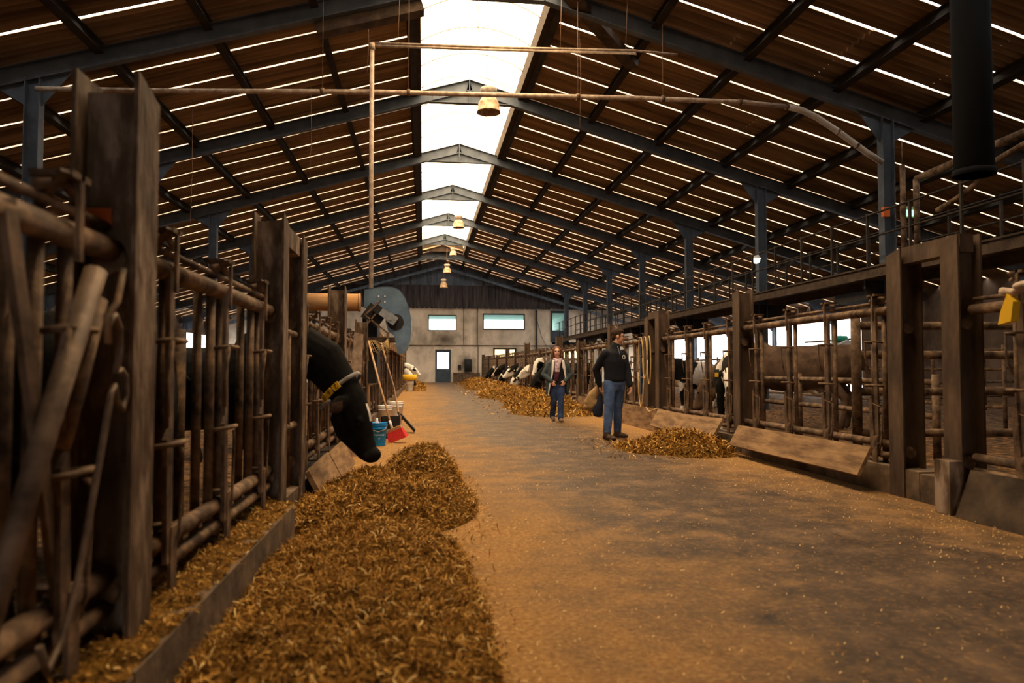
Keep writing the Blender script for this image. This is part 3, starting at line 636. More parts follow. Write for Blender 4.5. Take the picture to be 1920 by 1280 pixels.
# boards in front of the kerbs
def board(pts, th, lab, nm='feed_board', mt='plank'):
    m = MB(); a, b, c, d = [Vector(p) for p in pts]; nrm = (b - a).cross(d - a).normalized() * th
    m.add([a, b, c, d, a + nrm, b + nrm, c + nrm, d + nrm], [(3, 2, 1, 0), (4, 5, 6, 7), (0, 1, 5, 4), (1, 2, 6, 5), (2, 3, 7, 6), (3, 0, 4, 7)])
    return tag(m.build(nm, M[mt]), lab, 'board', 'boards along the feed kerbs')
board([(4.02, 6.35, 0.16), (4.06, 9.3, 0.14), (4.2, 9.3, 0.40), (4.16, 6.35, 0.42)], 0.035, 'long brown board leaning along the right kerb, right of the pair of short boards')
board([(3.86, 9.72, 0.0), (3.92, 11.1, 0.0), (4.04, 11.1, 0.2), (3.98, 9.72, 0.2)], 0.04, 'lower board of the leaning pair left of the right-hand post')
board([(4.0, 9.72, 0.2), (4.04, 11.5, 0.18), (4.2, 11.5, 0.42), (4.16, 9.72, 0.46)], 0.04, 'upper board of the leaning pair left of the right-hand post')
board([(4.04, 11.2, 0.14), (4.06, 12.7, 0.14), (4.22, 12.7, 0.44), (4.2, 11.2, 0.42)], 0.035, 'thin brown board behind the small silage heap by the man')
board([(4.1, 1.5, 0.0), (4.1, 5.2, 0.0), (4.24, 5.2, 0.36), (4.24, 1.5, 0.36)], 0.05, 'dark board facing the kerb at the right edge of the picture', mt='kerbshaded')
board([(4.22, 12.95, 0.0), (4.22, 19.7, 0.0), (4.26, 19.7, 0.42), (4.26, 12.95, 0.42)], 0.05, 'long brown kerb board running behind the man and woman')
board([(-0.78, 6.22, 0.0), (-0.8, 7.6, 0.0), (-0.96, 7.6, 0.3), (-0.94, 6.22, 0.30)], -0.04, 'brown board leaning on the left kerb under the black cow')
board([(-0.80, 7.65, 0.0), (-0.82, 9.1, 0.0), (-0.97, 9.1, 0.28), (-0.95, 7.65, 0.28)], -0.04, 'brown board on the left kerb beyond the black cow')
m = MB(); m.span((4.1, 5.25, 0.0), (4.22, 5.42, 0.42)); tag(m.build('kerb_plate', M['post']), 'bolted steel plate at the foot of the nearest right post', 'plate')
m = MB(); m.prism([(0, 0), (0.14, 0.0), (0.13, 1.62), (0.01, 1.64)], lambda a, b, d: (a, d, b), 0, 0.05)
o = m.build('leaning_plank', M['pipe']); o.location = (-1.0, 9.75, gz(9)); o.rotation_euler = (-0.02, 0.05, 0.1); tag(o, 'pale weathered plank leaning beside the post behind the black cow', 'plank')
m = MB(); m.beam((-0.95, 13.2, 0.0), (-1.0, 13.1, 2.0), 0.07, 0.04, (1, 0, 0)); tag(m.build('wooden_batten', M['wood']), 'light wooden batten upright beside the machine-side post', 'batten')

# ------------------------------------------------------------------ feed heaps and litter (uncountable strands)
def pile(name, lab, hf, x0, x1, y0, y1, step, ns, ln, wd, cat='silage', lift=0.0, lump=0.22):
    m = MB(); nx = max(2, int((x1 - x0) / step)); ny = max(2, int((y1 - y0) / step))
    def hh(x, y):
        a = hf(x, y)
        return a * (1 + lump * noise.noise(Vector((x * 3, y * 3, 1)))) + (0.035 * noise.noise(Vector((x * 9, y * 9, 4))) if a > 0.03 else 0) - 0.015
    G = [[hh(x0 + (x1 - x0) * i / nx, y0 + (y1 - y0) * j / ny) for i in range(nx + 1)] for j in range(ny + 1)]
    V = [(x0 + (x1 - x0) * i / nx, y0 + (y1 - y0) * j / ny, G[j][i] + gz(y0 + (y1 - y0) * j / ny)) for j in range(ny + 1) for i in range(nx + 1)]
    F = [(j * (nx + 1) + i, j * (nx + 1) + i + 1, (j + 1) * (nx + 1) + i + 1, (j + 1) * (nx + 1) + i) for j in range(ny) for i in range(nx) if max(G[j][i], G[j][i + 1], G[j + 1][i], G[j + 1][i + 1]) > 0.0]
    m.add(V, F, 0, True); rng = random.Random(len(lab)); k = 0; tries = 0
    while k < ns and tries < ns * 6:
        tries += 1; x = rng.uniform(x0, x1); y = rng.uniform(y0, y1); z = hh(x, y)
        if z < -0.004 and rng.random() > 0.05: continue
        z = max(z, 0.0) + gz(y); a = rng.uniform(0, 2 * PI); l = ln * rng.uniform(0.4, 1.5); w_ = wd * rng.uniform(0.5, 1.4); tl = rng.gauss(0.25, 0.45)
        d = Vector((math.cos(a) * math.cos(tl), math.sin(a) * math.cos(tl), math.sin(tl))); sd = Vector((-math.sin(a), math.cos(a), rng.uniform(-.6, .6))).normalized() * w_
        p = Vector((x, y, z + 0.006 + lift)); bend = Vector((rng.uniform(-.3, .3) * l, rng.uniform(-.3, .3) * l, -rng.uniform(0, 0.5) * l)); q1 = p + d * l * 0.5; q2 = p + d * l + bend * 0.6
        up = Vector((0, 0, w_ * 0.35))
        m.add([p - sd, p + sd, q1 + sd * .9 + up, q1 - sd * .9 + up, q2 + sd * .5, q2 - sd * .5], [(0, 1, 2, 3), (3, 2, 4, 5)], rng.choices((1, 2, 3, 4), (44, 35, 17, 4))[0]); k += 1
    o = m.build(name, [M['feed'], M['straw1'], M['straw2'], M['straw3'], M['straw4']]); return tag(o, lab, cat, None, 'stuff')
def bump(x, y, cx, cy, rx, ry, h, p=2.0):
    d = ((abs(x - cx) / rx) ** 2.4 + (abs(y - cy) / ry) ** 2.4); return h * max(0.0, 1 - d) ** 0.75
def h1(x, y): return max(bump(x, y, -0.30, 3.2, 0.62, 1.95, 0.20), bump(x, y, -0.32, 4.2, 0.60, 0.9, 0.21))
pile('silage_heap', 'chopped brown silage heap in the left foreground against the kerb', h1, -0.86, 0.42, 1.6, 5.25, 0.035, 26000, 0.045, 0.0027)
def h2(x, y): return max(bump(x, y, -0.25, 6.3, 0.72, 1.25, 0.26), bump(x, y, -0.02, 6.9, 0.42, 0.85, 0.41), bump(x, y, -0.55, 5.9, 0.5, 0.9, 0.2))
pile('silage_heap', 'pointed brown silage heap under the nose of the black cow', h2, -0.97, 0.55, 5.1, 7.9, 0.04, 18000, 0.045, 0.0034)
def h3(x, y): return max(bump(x, y, 3.72, 10.05, 0.58, 1.05, 0.25), bump(x, y, 3.3, 10.2, 0.55, 0.85, 0.08))
pile('silage_heap', 'small loose silage heap at the feet of the man', h3, 2.4, 4.2, 8.9, 11.6, 0.05, 5500, 0.07, 0.006)
def h4(x, y): 
    c = 3.45 - 0.1 * math.sin(y * 0.5); wv = 0.95 + 0.25 * math.sin(y * 0.7) + 0.12 * math.sin(y * 2.1)
    e = min(1, max(0, (y - 17.2) / 2.2)) * min(1, max(0, (53.5 - y) / 6.0)); d = abs(x - c) / wv if x < c else abs(x - c) / 1.0
    return 0.43 * e * max(0, 1 - d ** 1.8) ** 0.8
pile('silage_windrow', 'long silage windrow along the right kerb in front of the far cows', h4, 1.7, 4.28, 17.0, 53.5, 0.11, 15000, 0.13, 0.012)
def h5(x, y): return max(bump(x, y, -0.55, 42, 0.7, 5.0, 0.3), bump(x, y, -0.3, 37.5, 0.5, 2.5, 0.16))
pile('silage_heap', 'low silage heap by the far cows on the left', h5, -1.0, 0.2, 34, 47, 0.12, 1500, 0.14, 0.014)
def h6(x, y): return 0.04 * max(0, 1 - abs(x + 1.12) / 0.16)
m = MB(); rng = random.Random(11)
for _ in range(15000):
    y = 1.8 + 24 * rng.random() ** 1.8; x = rng.choice((rng.uniform(-0.95, 4.2), rng.gauss(-0.5, 0.5), rng.gauss(3.9, 0.4)))
    if not -0.96 < x < 4.2: continue
    a = rng.uniform(0, PI); l = rng.uniform(0.002, 0.010) * (1 + 0.6 * (rng.random() < 0.05)); w_ = rng.uniform(0.001, 0.0026); d = Vector((math.cos(a), math.sin(a), 0)); s_ = Vector((-math.sin(a), math.cos(a), 0.3)) * w_; p = Vector((x, y, gz(y) + 0.007))
    m.add([p - d * l - s_, p - d * l + s_, p + d * l + s_ + Vector((0, 0, .004)), p + d * l - s_ + Vector((0, 0, .004))], [(0, 1, 2, 3)], rng.choice((0, 1, 2, 2)))
tag(m.build('loose_chaff', [M['straw2'], M['straw3'], M['straw4']]), 'loose straw chaff scattered over the concrete aisle', 'chaff', None, 'stuff')
def hk_(x0):
    return lambda x, y: 0.045 * max(0, 1 - (abs(x - x0) / 0.15) ** 2) if 1.0 < y < 5.3 else 0.0
pile('chaff_strip', 'strip of orange chaff lying on top of the left kerb', lambda x, y: 0.236 + 0.025 * max(0, 1 - (abs(x + 1.06) / 0.19) ** 2), -1.25, -0.87, 0.6, 5.14, 0.03, 5000, 0.025, 0.003, 'chaff', lump=0.06)

# ------------------------------------------------------------------ overhead: pipes, lamps, wires
def bell_lamp(x, y, z, r, lab, ztop, grp='bell lamps along the ridge'):
    t = thing('bell_lamp', lab, 'lamp', (x, y, z), 0, grp); k = r / 0.26
    m = MB(); m.lathe([(0.10 * k, 0.10 * k), (0.17 * k, 0.06 * k), (0.235 * k, -0.06 * k), (0.26 * k, -0.24 * k), (0.275 * k, -0.26 * k), (0.262 * k, -0.26 * k), (0.25 * k, -0.24 * k), (0.225 * k, -0.06 * k), (0.10 * k, 0.08 * k)]); m.build('lamp_shade', M['lampshade'], t)
    m = MB(); m.lathe([(0.0, 0.30 * k), (0.175 * k, 0.30 * k), (0.19 * k, 0.27 * k), (0.185 * k, 0.20 * k), (0.13 * k, 0.13 * k), (0.10 * k, 0.08 * k), (0.0, 0.08 * k)]); m.build('lamp_housing', M['lampcap'], t)
    m = MB(); m.ball((0, 0, -0.08 * k), (0.07 * k, 0.07 * k, 0.11 * k), 10, 6); m.build('lamp_bulb', M['white'], t)
    m = MB(); m.tube([(-0.05, 0, 0.29 * k), (-0.02, 0, (ztop - z) * 0.6), (0.0, 0, ztop - z)], 0.008, 5); m.build('hanging_wire', M['wire'], t)
    m = MB(); m.tube([(0.07 * k, 0, 0.29 * k), (0.09 * k, 0, 0.4 * k), (0.0, 0, 0.55 * k)], 0.007, 5); m.build('cable', M['wire'], t)
    return t
bell_lamp(1.47, 16.4, 7.32, 0.265, 'largest amber bell lamp, hanging nearest the camera before the skylight', 9.3)
bell_lamp(1.61, 33.6, 8.02, 0.27, 'second amber bell lamp from the camera, seen against the skylight', 9.2)
bell_lamp(1.50, 46.6, 7.62, 0.26, 'upper of the two bell lamps in front of the gable boards', 9.0)
bell_lamp(1.34, 49.0, 6.95, 0.27, 'lowest bell lamp, in front of the dark gable band', 9.0)
bell_lamp(1.84, 45.5, 8.55, 0.22, 'small backlit bell lamp at the far end of the skylight', 9.2)

t = thing('overhead_pipe', 'long dusty pipe crossing under the skylight, bending down at the right column', 'pipe', (0, 13.7, 6.3))
m = MB(); m.tube([(-6.9, 0, -0.14), (-4.8, 0, -0.08), (-1, 0, 0.08), (1.23, 0, 0.13), (4.2, 0, 0.2), (6.44, 0, 0.22), (7.3, 0, 0.17)], 0.045, 10); m.build('steel_run', M['pipe'], t)
m = MB(); m.tube([(7.28, 0, 0.175), (7.62, 0, 0.11), (7.95, 0, -0.03), (8.35, 0, -0.27), (8.73, 0, -0.52), (9.0, 0, -0.7), (9.35, 0, -0.9)], 0.062, 10); m.build('plastic_bend', M['pvc'], t)
for x, z in ((-1.9, 0.05), (-0.3, 0.1), (2.98, 0.17), (4.7, 0.21), (6.3, 0.22), (7.3, 0.17), (8.4, -0.3), (8.8, -0.57)):
    m = MB(); m.tube([(x - 0.03, 0, z), (x + 0.03, 0, z)], 0.068, 8); m.build('pipe_clip', M['rust'], t)
for x in (-1.9, -0.3, 2.98, 4.7):
    m = MB(); m.tube([(x, 0, 0.1), (x, 0, zr(x) - 6.5)], 0.007, 5); m.build('hanging_wire', M['wire'], t)
t = thing('water_pipe', 'upper thin double pipe crossing the top of the skylight', 'pipe', (0, 13.55, 7.25))
for dz, x1 in ((0, 4.1), (0.05, 4.95)):
    m = MB(); m.tube([(-0.98, 0, -0.05 + dz), (1.45, 0, 0.0 + dz), (4.1, 0, 0.08 + dz), (x1, 0, 0.05 + dz)], 0.026, 8); m.build('pipe_run', M['pipe'], t)
for x in (-0.5, 1.0, 2.6, 3.9):
    m = MB(); m.tube([(x, 0, 0.04), (x + 0.04, 0, zr(x) - 7.45 if not SKX0 < x < SKX1 else 1.55)], 0.007, 5); m.build('hanging_wire', M['wire'], t)
m = MB(); m.tube([(-0.98, 13.55, 7.2), (-0.975, 13.55, 4.5), (-0.95, 13.5, 1.7)], 0.042, 10); m.tube([(-0.98, 13.55, 7.12), (-0.98, 13.55, 7.24)], 0.058, 10)
tag(m.build('standpipe', M['pipe']), 'vertical dusty pipe dropping beside the left edge of the skylight', 'pipe')
for i, (x, y, z0, z1) in enumerate(((-1.15, 14.6, 7.1, 8.5), (0.15, 15.6, 6.5, 8.9), (2.1, 15.8, 7.6, 8.9), (3.3, 15.0, 6.3, 8.5), (-2.7, 17.5, 5.7, 7.9), (-5.4, 17.5, 4.2, 7.46))):
    m = MB(); m.tube([(x, y, z1), (x + 0.03, y, (z0 + z1) / 2), (x, y, z0)], 0.006, 5)
    tag(m.build('hanging_wire', M['wire']), ['thin wire hanging left of the upper pipe', 'thin wire hanging inside the left skylight edge', 'thin wire hanging inside the right skylight edge', 'thin wire hanging right of the skylight by the long pipe', 'thin wire hanging under the left slope', 'thin wire hanging low under the left slope by the columns'][i], 'wire', 'hanging wires')

# ------------------------------------------------------------------ catwalk on the right with railings
def zw(y): return 3.12 + (0.26 if y < 13 else 0.26 * max(0, (19 - y) / 6)) * 0.6
t = thing('catwalk', 'long raised brown steel catwalk with thin railings along the right side', 'catwalk', (9.0, 30, 3.1))
YA, YB = 7.0, 48.5
for x, nm in ((0.0, 'edge_beam'), (1.35, 'edge_beam')):
    m = MB(); m.ibeam((x, YA - 30, 0.0), (x, YB - 30, 0.0), 0.1, 0.22, 0.015); m.build(nm, M['catwalk'], t)
m = MB(); m.span((0.0, YA - 30, 0.10), (1.35, YB - 30, 0.14)); m.build('walkway_deck', M['catwalk'], t)
for x in (0.0, 1.35):
    for z in (0.62, 1.08):
        m = MB(); m.tube([(x, YA - 30, z + 0.1), (x, YB - 30, z + 0.1)], 0.02, 6); m.build('handrail', M['rail'], t)
    yy = YA - 30 + (0.2 if x == 0 else 0.9)
    while yy < YB - 30:
        m = MB(); m.beam((x, yy, 0.1), (x, yy, 1.22), 0.045, 0.045); m.build('railing_post', M['rail'], t); yy += 1.3
for i in range(4, 11):
    y = YF[i] - 30
    m = MB(); m.prism([(0.1, -0.11), (1.35, -0.11), (1.35, -0.28), (0.75, -0.75), (0.5, -0.75), (0.1, -0.28)], lambda a, b, d: (a, y + d, b), -0.03, 0.03); m.build('support_bracket', M['dark'], t)
m = MB(); m.tube([(9.28, 10.0, 4.83), (9.3, 12.6, 4.76)], 0.07, 10); m.tube([(9.28, 6.5, 4.95), (9.28, 10.0, 4.83)], 0.07, 10); tag(m.build('feed_pipe', M['rust']), 'thick brown pipe lying above the catwalk handrail at the right edge', 'pipe')
m = MB(); m.tube([(9.1, 9.0, 4.72), (9.1, 9.9, 4.58), (9.1, 10.6, 4.46), (9.1, 10.88, 4.22), (9.1, 11.3, 4.08), (9.1, 11.8, 3.98)], 0.05, 10); tag(m.build('curved_hose', M['rust']), 'bent brown hose sagging over the catwalk railing at the right edge', 'hose')
m = MB(); m.tube([(9.2, 12.86, 3.25), (9.2, 12.86, 5.1)], 0.05, 8); m.tube([(9.2, 12.86, 5.1), (9.2, 12.86, 5.55)], 0.014, 6); tag(m.build('upright_pipe', M['rust']), 'upright pipe with thin tip on the catwalk next to the green light', 'pipe')
m = MB(); m.tube([(9.2, 12.48, 3.25), (9.2, 12.48, 4.72)], 0.055, 8); tag(m.build('upright_pipe', M['rust']), 'upright pipe right of the green light, under the thick brown pipe', 'pipe')
t = thing('exit_light', 'small glowing green light on the far side of the catwalk', 'light', (9.45, 13.0, 4.2)); m = MB(); m.span((-0.14, -0.02, -0.06), (0.14, 0.02, 0.06)); m.build('green_panel', M['greenlit'], t); m = MB(); m.span((-0.16, 0.02, -0.08), (0.16, 0.08, 0.14)); m.build('housing', M['lampcap'], t)
m = MB(); m.span((9.42, 13.78, 4.3), (9.56, 13.86, 4.5)); tag(m.build('junction_box', M['orange']), 'small orange box fixed to the nearest right column', 'box')
t = thing('wall_lamp', 'small white lamp glowing beside the second right column', 'lamp', (9.35, 19.4, 4.23)); m = MB(); m.ball((0, 0, 0), (0.1, 0.1, 0.09), 12, 8); m.build('bulb', M['bulb'], t); m = MB(); m.lathe([(0.02, 0.18), (0.06, 0.16), (0.12, 0.07), (0.125, 0.05)]); m.build('lamp_cap', M['white'], t)
t = thing('ventilation_shaft', 'tall black shaft dropping from the roof at the upper right', 'shaft', (8.0, 9.6, 3.98))
m = MB(); n_ = 24; m.tube([(0, 0, 0), (0, 0, 3.6)], 0.26, 20); m.build('duct', M['matteblack'], t); m = MB(); m.tube([(0, 0, 0.0), (0, 0, 0.08)], 0.285, 20); m.build('collar', M['matteblack'], t)
m = MB(); m.span((9.3, 14.2, 2.62), (10.2, 15.4, 2.82)); tag(m.build('feed_box', M['dark']), 'dark box hung under the catwalk near the nearest column', 'box')

# ------------------------------------------------------------------ gates and rails inside the pens
def tube_gate(p0, p1, zs, r, lab, posts=2, mt='rust'):
    t = thing('pen_gate', lab, 'gate', p0, 0, 'tube gates inside the pens'); d = Vector(p1) - Vector(p0)
    for z in zs:
        m = MB(); m.tube([(0, 0, z), tuple(d * 0.5 + Vector((0, 0, z))), tuple(d + Vector((0, 0, z)))], r, 8); m.build('rail', M[mt], t)
    for i in range(posts):
        q = d * (i / (posts - 1)); m = MB(); m.tube([tuple(q), tuple(q + Vector((0, 0, max(zs) + 0.1)))], r * 1.2, 8); m.build('gate_post', M[mt], t)
    return t
tube_gate((-6.5, 4.7, 0), (-1.5, 4.7, 0), (0.36, 0.6, 0.82, 1.17, 1.29), 0.034, 'rusty tube gate inside the left pen at the left edge of the picture', 6)
tube_gate((-7.0, 9.5, 0), (-1.6, 9.5, 0), (0.5, 0.85, 1.2), 0.03, 'rusty tube gate across the left pen behind the two nearest panels', 4)
tube_gate((-7.0, 18, 0), (-7.0, 44, 0), (0.5, 0.9, 1.25), 0.03, 'long tube barrier down the middle of the left pen', 14)
tube_gate((4.7, 7.4, 0), (8.6, 7.0, 0), (0.45, 0.9, 1.3, 1.62), 0.045, 'thick tube gate seen through the gap between the nearest right posts', 3)
tube_gate((6.4, 8.4, 0), (6.4, 13.4, 0), (0.55, 0.98), 0.04, 'two-rail barrier behind the right fence, in front of the brown cow', 4)
tube_gate((10.5, 12.0, 0), (10.5, 36, 0), (0.45, 0.8, 1.15, 1.5), 0.03, 'long tube barrier down the middle of the right pen', 14)
tube_gate((4.8, 3.9, 0), (9.5, 4.4, 0), (0.4, 0.8, 1.2, 1.55), 0.035, 'dark tube gate inside the pen at the right edge of the picture', 5)
tube_gate((11.0, 16.6, 0), (18.5, 19.6, 0), (0.4, 0.8, 1.2, 1.6), 0.03, 'tube gate crossing the right pen behind the brown cow', 6)
for i in range(4):
    m = MB(); y = 30.5 + 0 * i; z = 0.7 + i * 0.6
    m.tube([(18.9, 29.5, z), (18.9, 34.0, z)], 0.05, 8); tag(m.build('opening_rail', M['rust']), ['lowest', 'second', 'third', 'top'][i] + ' rail across the bright side opening behind the brown cow', 'rail', 'rails across the side opening')
m = MB(); rg = [(12.2, 20.5), (12.9, 20.5)]
m.prism([(0, 0), (1.3, 0), (1.3, 1.1), (1.05, 1.5), (0.6, 1.62), (0.0, 1.3)], lambda a, b, d: (12.2 + a * .7, 20.3 + d, 0.9 + b * .7), 0, 0.7); o = m.build('water_tank', M['white']); t = tag(o, 'white plastic tank with a green cap behind the right fence', 'tank')
m = MB(); m.lathe([(0.0, 0.18), (0.2, 0.16), (0.26, 0.0), (0.0, 0.0)], (12.6, 20.65, 2.0)); m.build('tank_cap', M['teal'], o); m = MB()
for q in ((12.25, 20.35), (13.05, 20.35), (12.25, 20.95), (13.05, 20.95)): m.tube([(q[0], q[1], 0), (q[0], q[1], 0.92)], 0.04, 6)
m.build('tank_stand', M['rust'], o)
m = MB()
for i in range(4): m.span((-5.6, 7.6, 1.35 + i * 0.06), (-3.6, 8.6, 1.38 + i * 0.06))
for x in (-5.5, -4.6, -3.7):
    for y in (7.65, 8.5): m.span((x - 0.05, y - 0.05, 0.0), (x + 0.05, y + 0.05, 1.56))
tag(m.build('steel_rack', M['machine']), 'low blue-grey rack in the left pen at the picture edge', 'rack')

# ------------------------------------------------------------------ blue-grey machine over the left fence
t = thing('feed_machine', 'blue-grey rounded sheet-metal machine with motor above the left fence', 'machine', (-0.62, 13.0, 2.0))
def arc(cx, cz, r, a0, a1, n): return [(cx + r * math.cos(math.radians(a0 + (a1 - a0) * i / n)), cz + r * math.sin(math.radians(a0 + (a1 - a0) * i / n))) for i in range(n + 1)]
outer = [(-0.42, 0.56), (-0.1, 0.62), (0.08, 0.615), (0.20, 0.56), (0.29, 0.44), (0.36, 0.26), (0.40, 0.05), (0.405, -0.14), (0.385, -0.32), (0.33, -0.48), (0.26, -0.58), (0.17, -0.575), (0.145, -0.42), (0.10, -0.26), (0.0, -0.18), (-0.03, -0.08), (-0.05, 0.0)]
inner = [(-0.02, 0.02), (0.0, 0.1), (-0.1, 0.24), (-0.22, 0.28), (-0.30, 0.26), (-0.42, 0.22)]
m = MB(); m.prism(outer + inner, lambda a, b, d: (a, d, b), -0.02, 0.02); m.build('side_plate', M['machine'], t)
m = MB()
rim = outer[:12]
for i in range(len(rim) - 1):
    (a, b), (c, d) = rim[i], rim[i + 1]; m.add([(a, -0.03, b), (c, -0.03, d), (c, 0.75, d), (a, 0.75, b)], [(0, 1, 2, 3)], 0, True)
m.build('curved_cover', M['machine'], t)
m = MB(); m.tube([(0.13, -0.035, -0.02), (0.13, 0.03, -0.02)], 0.145, 20); m.build('axle_hole', M['dark'], t)
m = MB(); R = Matrix.Rotation(math.radians(35), 3, 'Y')
m.box((0.07, -0.10, 0.03), (0.17, 0.14, 0.16), R); m.box((-0.06, -0.10, 0.12), (0.16, 0.12, 0.13), R); m.tube([(0.04, -0.18, 0.05), (0.04, -0.16, 0.05)], 0.045, 12); m.build('motor', M['motor'], t)
m = MB(); m.box((-0.15, -0.08, 0.18), (0.18, 0.14, 0.14), R); m.box((-0.25, -0.02, 0.1), (0.35, 0.05, 0.3), R); m.build('gearbox', M['dark'], t)
m = MB(); m.beam((-0.4, -0.12, 0.1), (0.0, -0.12, -0.22), 0.03, 0.03); m.beam((-0.4, -0.12, 0.1), (-0.12, -0.12, 0.36), 0.03, 0.03); m.beam((-0.15, -0.12, 0.2), (-0.35, -0.12, -0.05), 0.03, 0.03); m.beam((0.0, -0.1, -0.2), (0.0, -0.1, -0.75), 0.05, 0.05); m.build('frame_arm', M['rust'], t)
m = MB(); m.span((-0.5, -0.05, -0.36), (0.12, 0.6, -0.29)); m.build('drip_tray', M['catwalk'], t)
m = MB()
for q in ((-0.17, 0.44), (-0.06, 0.44), (-0.17, 0.34), (-0.06, 0.34)): m.tube([(q[0], -0.035, q[1]), (q[0], -0.015, q[1])], 0.014, 8)
m.build('bolts', M['white'], t)
m = MB()
for i in range(7):
    a = 0.06 * i; m.tube([(-0.33 + a * 0.3, -0.12, -0.34), (-0.30 + a, -0.14, -0.52 - 0.03 * (i % 3)), (-0.12 + a * 0.4, -0.14, -0.44 - 0.02 * i), (0.0, -0.12, -0.32)], 0.006, 5)
m.build('cable_bundle', M['rope'], t)
m = MB(); m.tube([(-2.05, 13.05, 2.33), (-1.12, 13.05, 2.33)], 0.155, 20); o = m.build('feed_drum', M['tandrum']); tag(o, 'orange-tan horizontal drum left of the blue-grey machine', 'drum')
m = MB(); m.tube([(-1.14, 13.05, 2.33), (-1.11, 13.05, 2.33)], 0.165, 20); m.build('drum_end', M['tandrum'], o)
m = MB(); m.span((-1.08, 13.1, 0.9), (-0.82, 13.9, 2.1)); tag(m.build('hopper', M['dark']), 'dark hopper body behind the blue-grey machine plate', 'hopper')
m = MB(); m.span((-1.2, 15.5, 1.76), (-0.82, 33.0, 1.84)); m.prism([(-1.15, 1.84), (-0.85, 1.84), (-1.0, 2.02)], lambda a, b, d: (a, d, b), 17.0, 32.0)
for i in range(24): m.span((-0.83, 15.6 + i * 0.72, 1.66), (-0.80, 16.0 + i * 0.72, 1.86))
tag(m.build('timber_ledge', M['plank']), 'brown timber ledge running along the top of the left fence', 'ledge')

# ------------------------------------------------------------------ buckets and tools at the left kerb
def bucket(x, y, r, h, mt, lab, handle=True, nm='bucket'):
    t = thing(nm, lab, 'bucket', (x, y, gz(y)))
    m = MB(); m.lathe([(0, 0.0), (r * 0.78, 0.0), (r * 0.80, 0.01), (r * 0.92, h * 0.72), (r * 0.98, h * 0.73), (r * 0.98, h * 0.78), (r * 0.94, h * 0.79), (r * 0.95, h * 0.86), (r * 1.0, h * 0.87), (r * 1.0, h * 0.91), (r * 0.96, h * 0.92), (r * 0.97, h * 0.98), (r * 1.02, h * 0.985), (r * 1.02, h), (r * 0.95, h), (r * 0.76, 0.03), (0, 0.03)], (0, 0, 0), 28)
    m.build('pail', M[mt], t)
    if handle:
        m = MB(); m.tube([(-r * 1.0, 0, h * 0.9), (-r * 0.8, -r * 0.75, h * 0.72), (0, -r * 1.05, h * 0.62), (r * 0.8, -r * 0.75, h * 0.72), (r * 1.0, 0, h * 0.9)], 0.006, 6); m.build('handle', M['gal'], t)
    return t
b = bucket(-0.66, 11.1, 0.128, 0.345, 'blue', 'bright blue plastic bucket with pale print by the black cow')
def wrap(me, r0, r1, h0, h1, zc):
    for v in me.vertices:
        z = v.co.y + zc; rr = r0 + (r1 - r0) * (z - h0) / (h1 - h0); a = v.co.x / rr - PI / 2 + 0.12; q = rr + 0.002 + v.co.z
        v.co = (q * math.cos(a), q * math.sin(a), z)
for s_, size, zc in (('FARMALE', 0.040, 0.165), ('TP', 0.034, 0.11)):
    me = text_mesh(s_, size); wrap(me, 0.102, 0.118, 0.0, 0.25, zc); me.materials.append(M['bluetext']); o = bpy.data.objects.new('printed_text', me); C.objects.link(o); o.parent = b
m = MB(); m.lathe([(0.0, 0.0), (0.045, 0.0), (0.045, 0.10), (0.018, 0.16), (0.018, 0.19), (0, 0.19)], (-0.69, 11.12, 0.22), 14); tag(m.build('bottle', M['white']), 'white bottle sticking out of the blue bucket', 'bottle')
bucket(-0.82, 16.0, 0.16, 0.36, 'white', 'nearer white bucket, half hidden by the broom handle', False)
bucket(-0.60, 16.5, 0.17, 0.42, 'white', 'taller white bucket behind the shovel handle')
t = thing('black_crate', 'black plastic crate between blue bucket and shovel', 'crate', (-0.53, 12.35, 0))
m = MB(); m.span((-0.16, -0.12, 0), (0.16, 0.12, 0.02)); m.span((-0.16, -0.12, 0), (-0.145, 0.12, 0.36)); m.span((0.145, -0.12, 0), (0.16, 0.12, 0.36)); m.span((-0.16, -0.12, 0), (0.16, -0.105, 0.36)); m.span((-0.16, 0.105, 0), (0.16, 0.12, 0.36)); m.build('crate_body', M['dark'], t)
m = MB(); m.span((0.15, -0.14, 0), (0.175, -0.115, 0.38)); m.build('corner_strip', M['pipe'], t)
t = thing('broom', 'red-bristled broom leaning on the left fence beside the blue bucket', 'broom', (-0.42, 11.55, 0))
R = Matrix.Rotation(math.radians(-22), 3, 'Y') @ Matrix.Rotation(math.radians(-20), 3, 'Z')
m = MB(); m.box((-0.03, 0, 0.21), (0.26, 0.06, 0.045), R); m.build('broom_head', M['wood'], t)
m = MB(); V = []
for sx_, wz in ((1.0, 0.19), (1.12, 0.03)):
    pass
pts = [(-0.13, -0.03, 0.0), (0.13, -0.03, 0.0), (0.13, 0.03, 0.0), (-0.13, 0.03, 0.0), (-0.15, -0.07, -0.16), (0.16, -0.07, -0.16), (0.16, 0.06, -0.16), (-0.15, 0.06, -0.16)]
m.add([R @ Vector(p) + Vector((-0.02, 0, 0.19)) for p in pts], [(0, 1, 2, 3), (7, 6, 5, 4), (0, 4, 5, 1), (1, 5, 6, 2), (2, 6, 7, 3), (3, 7, 4, 0)]); m.build('bristles', M['red'], t)
m = MB(); m.tube([(-0.06, 0.0, 0.22), (-0.10, 0.02, 0.34)], 0.02, 8); m.build('socket', M['white'], t)
m = MB(); m.tube([(-0.07, 0.0, 0.26), (-0.30, 0.5, 0.95), (-0.50, 0.9, 1.62)], 0.016, 8); m.build('handle', M['wood'], t)
t = thing('shovel', 'shovel with black blade leaning on the left fence by the white buckets', 'shovel', (-0.45, 13.7, 0))
m = MB()
g = []
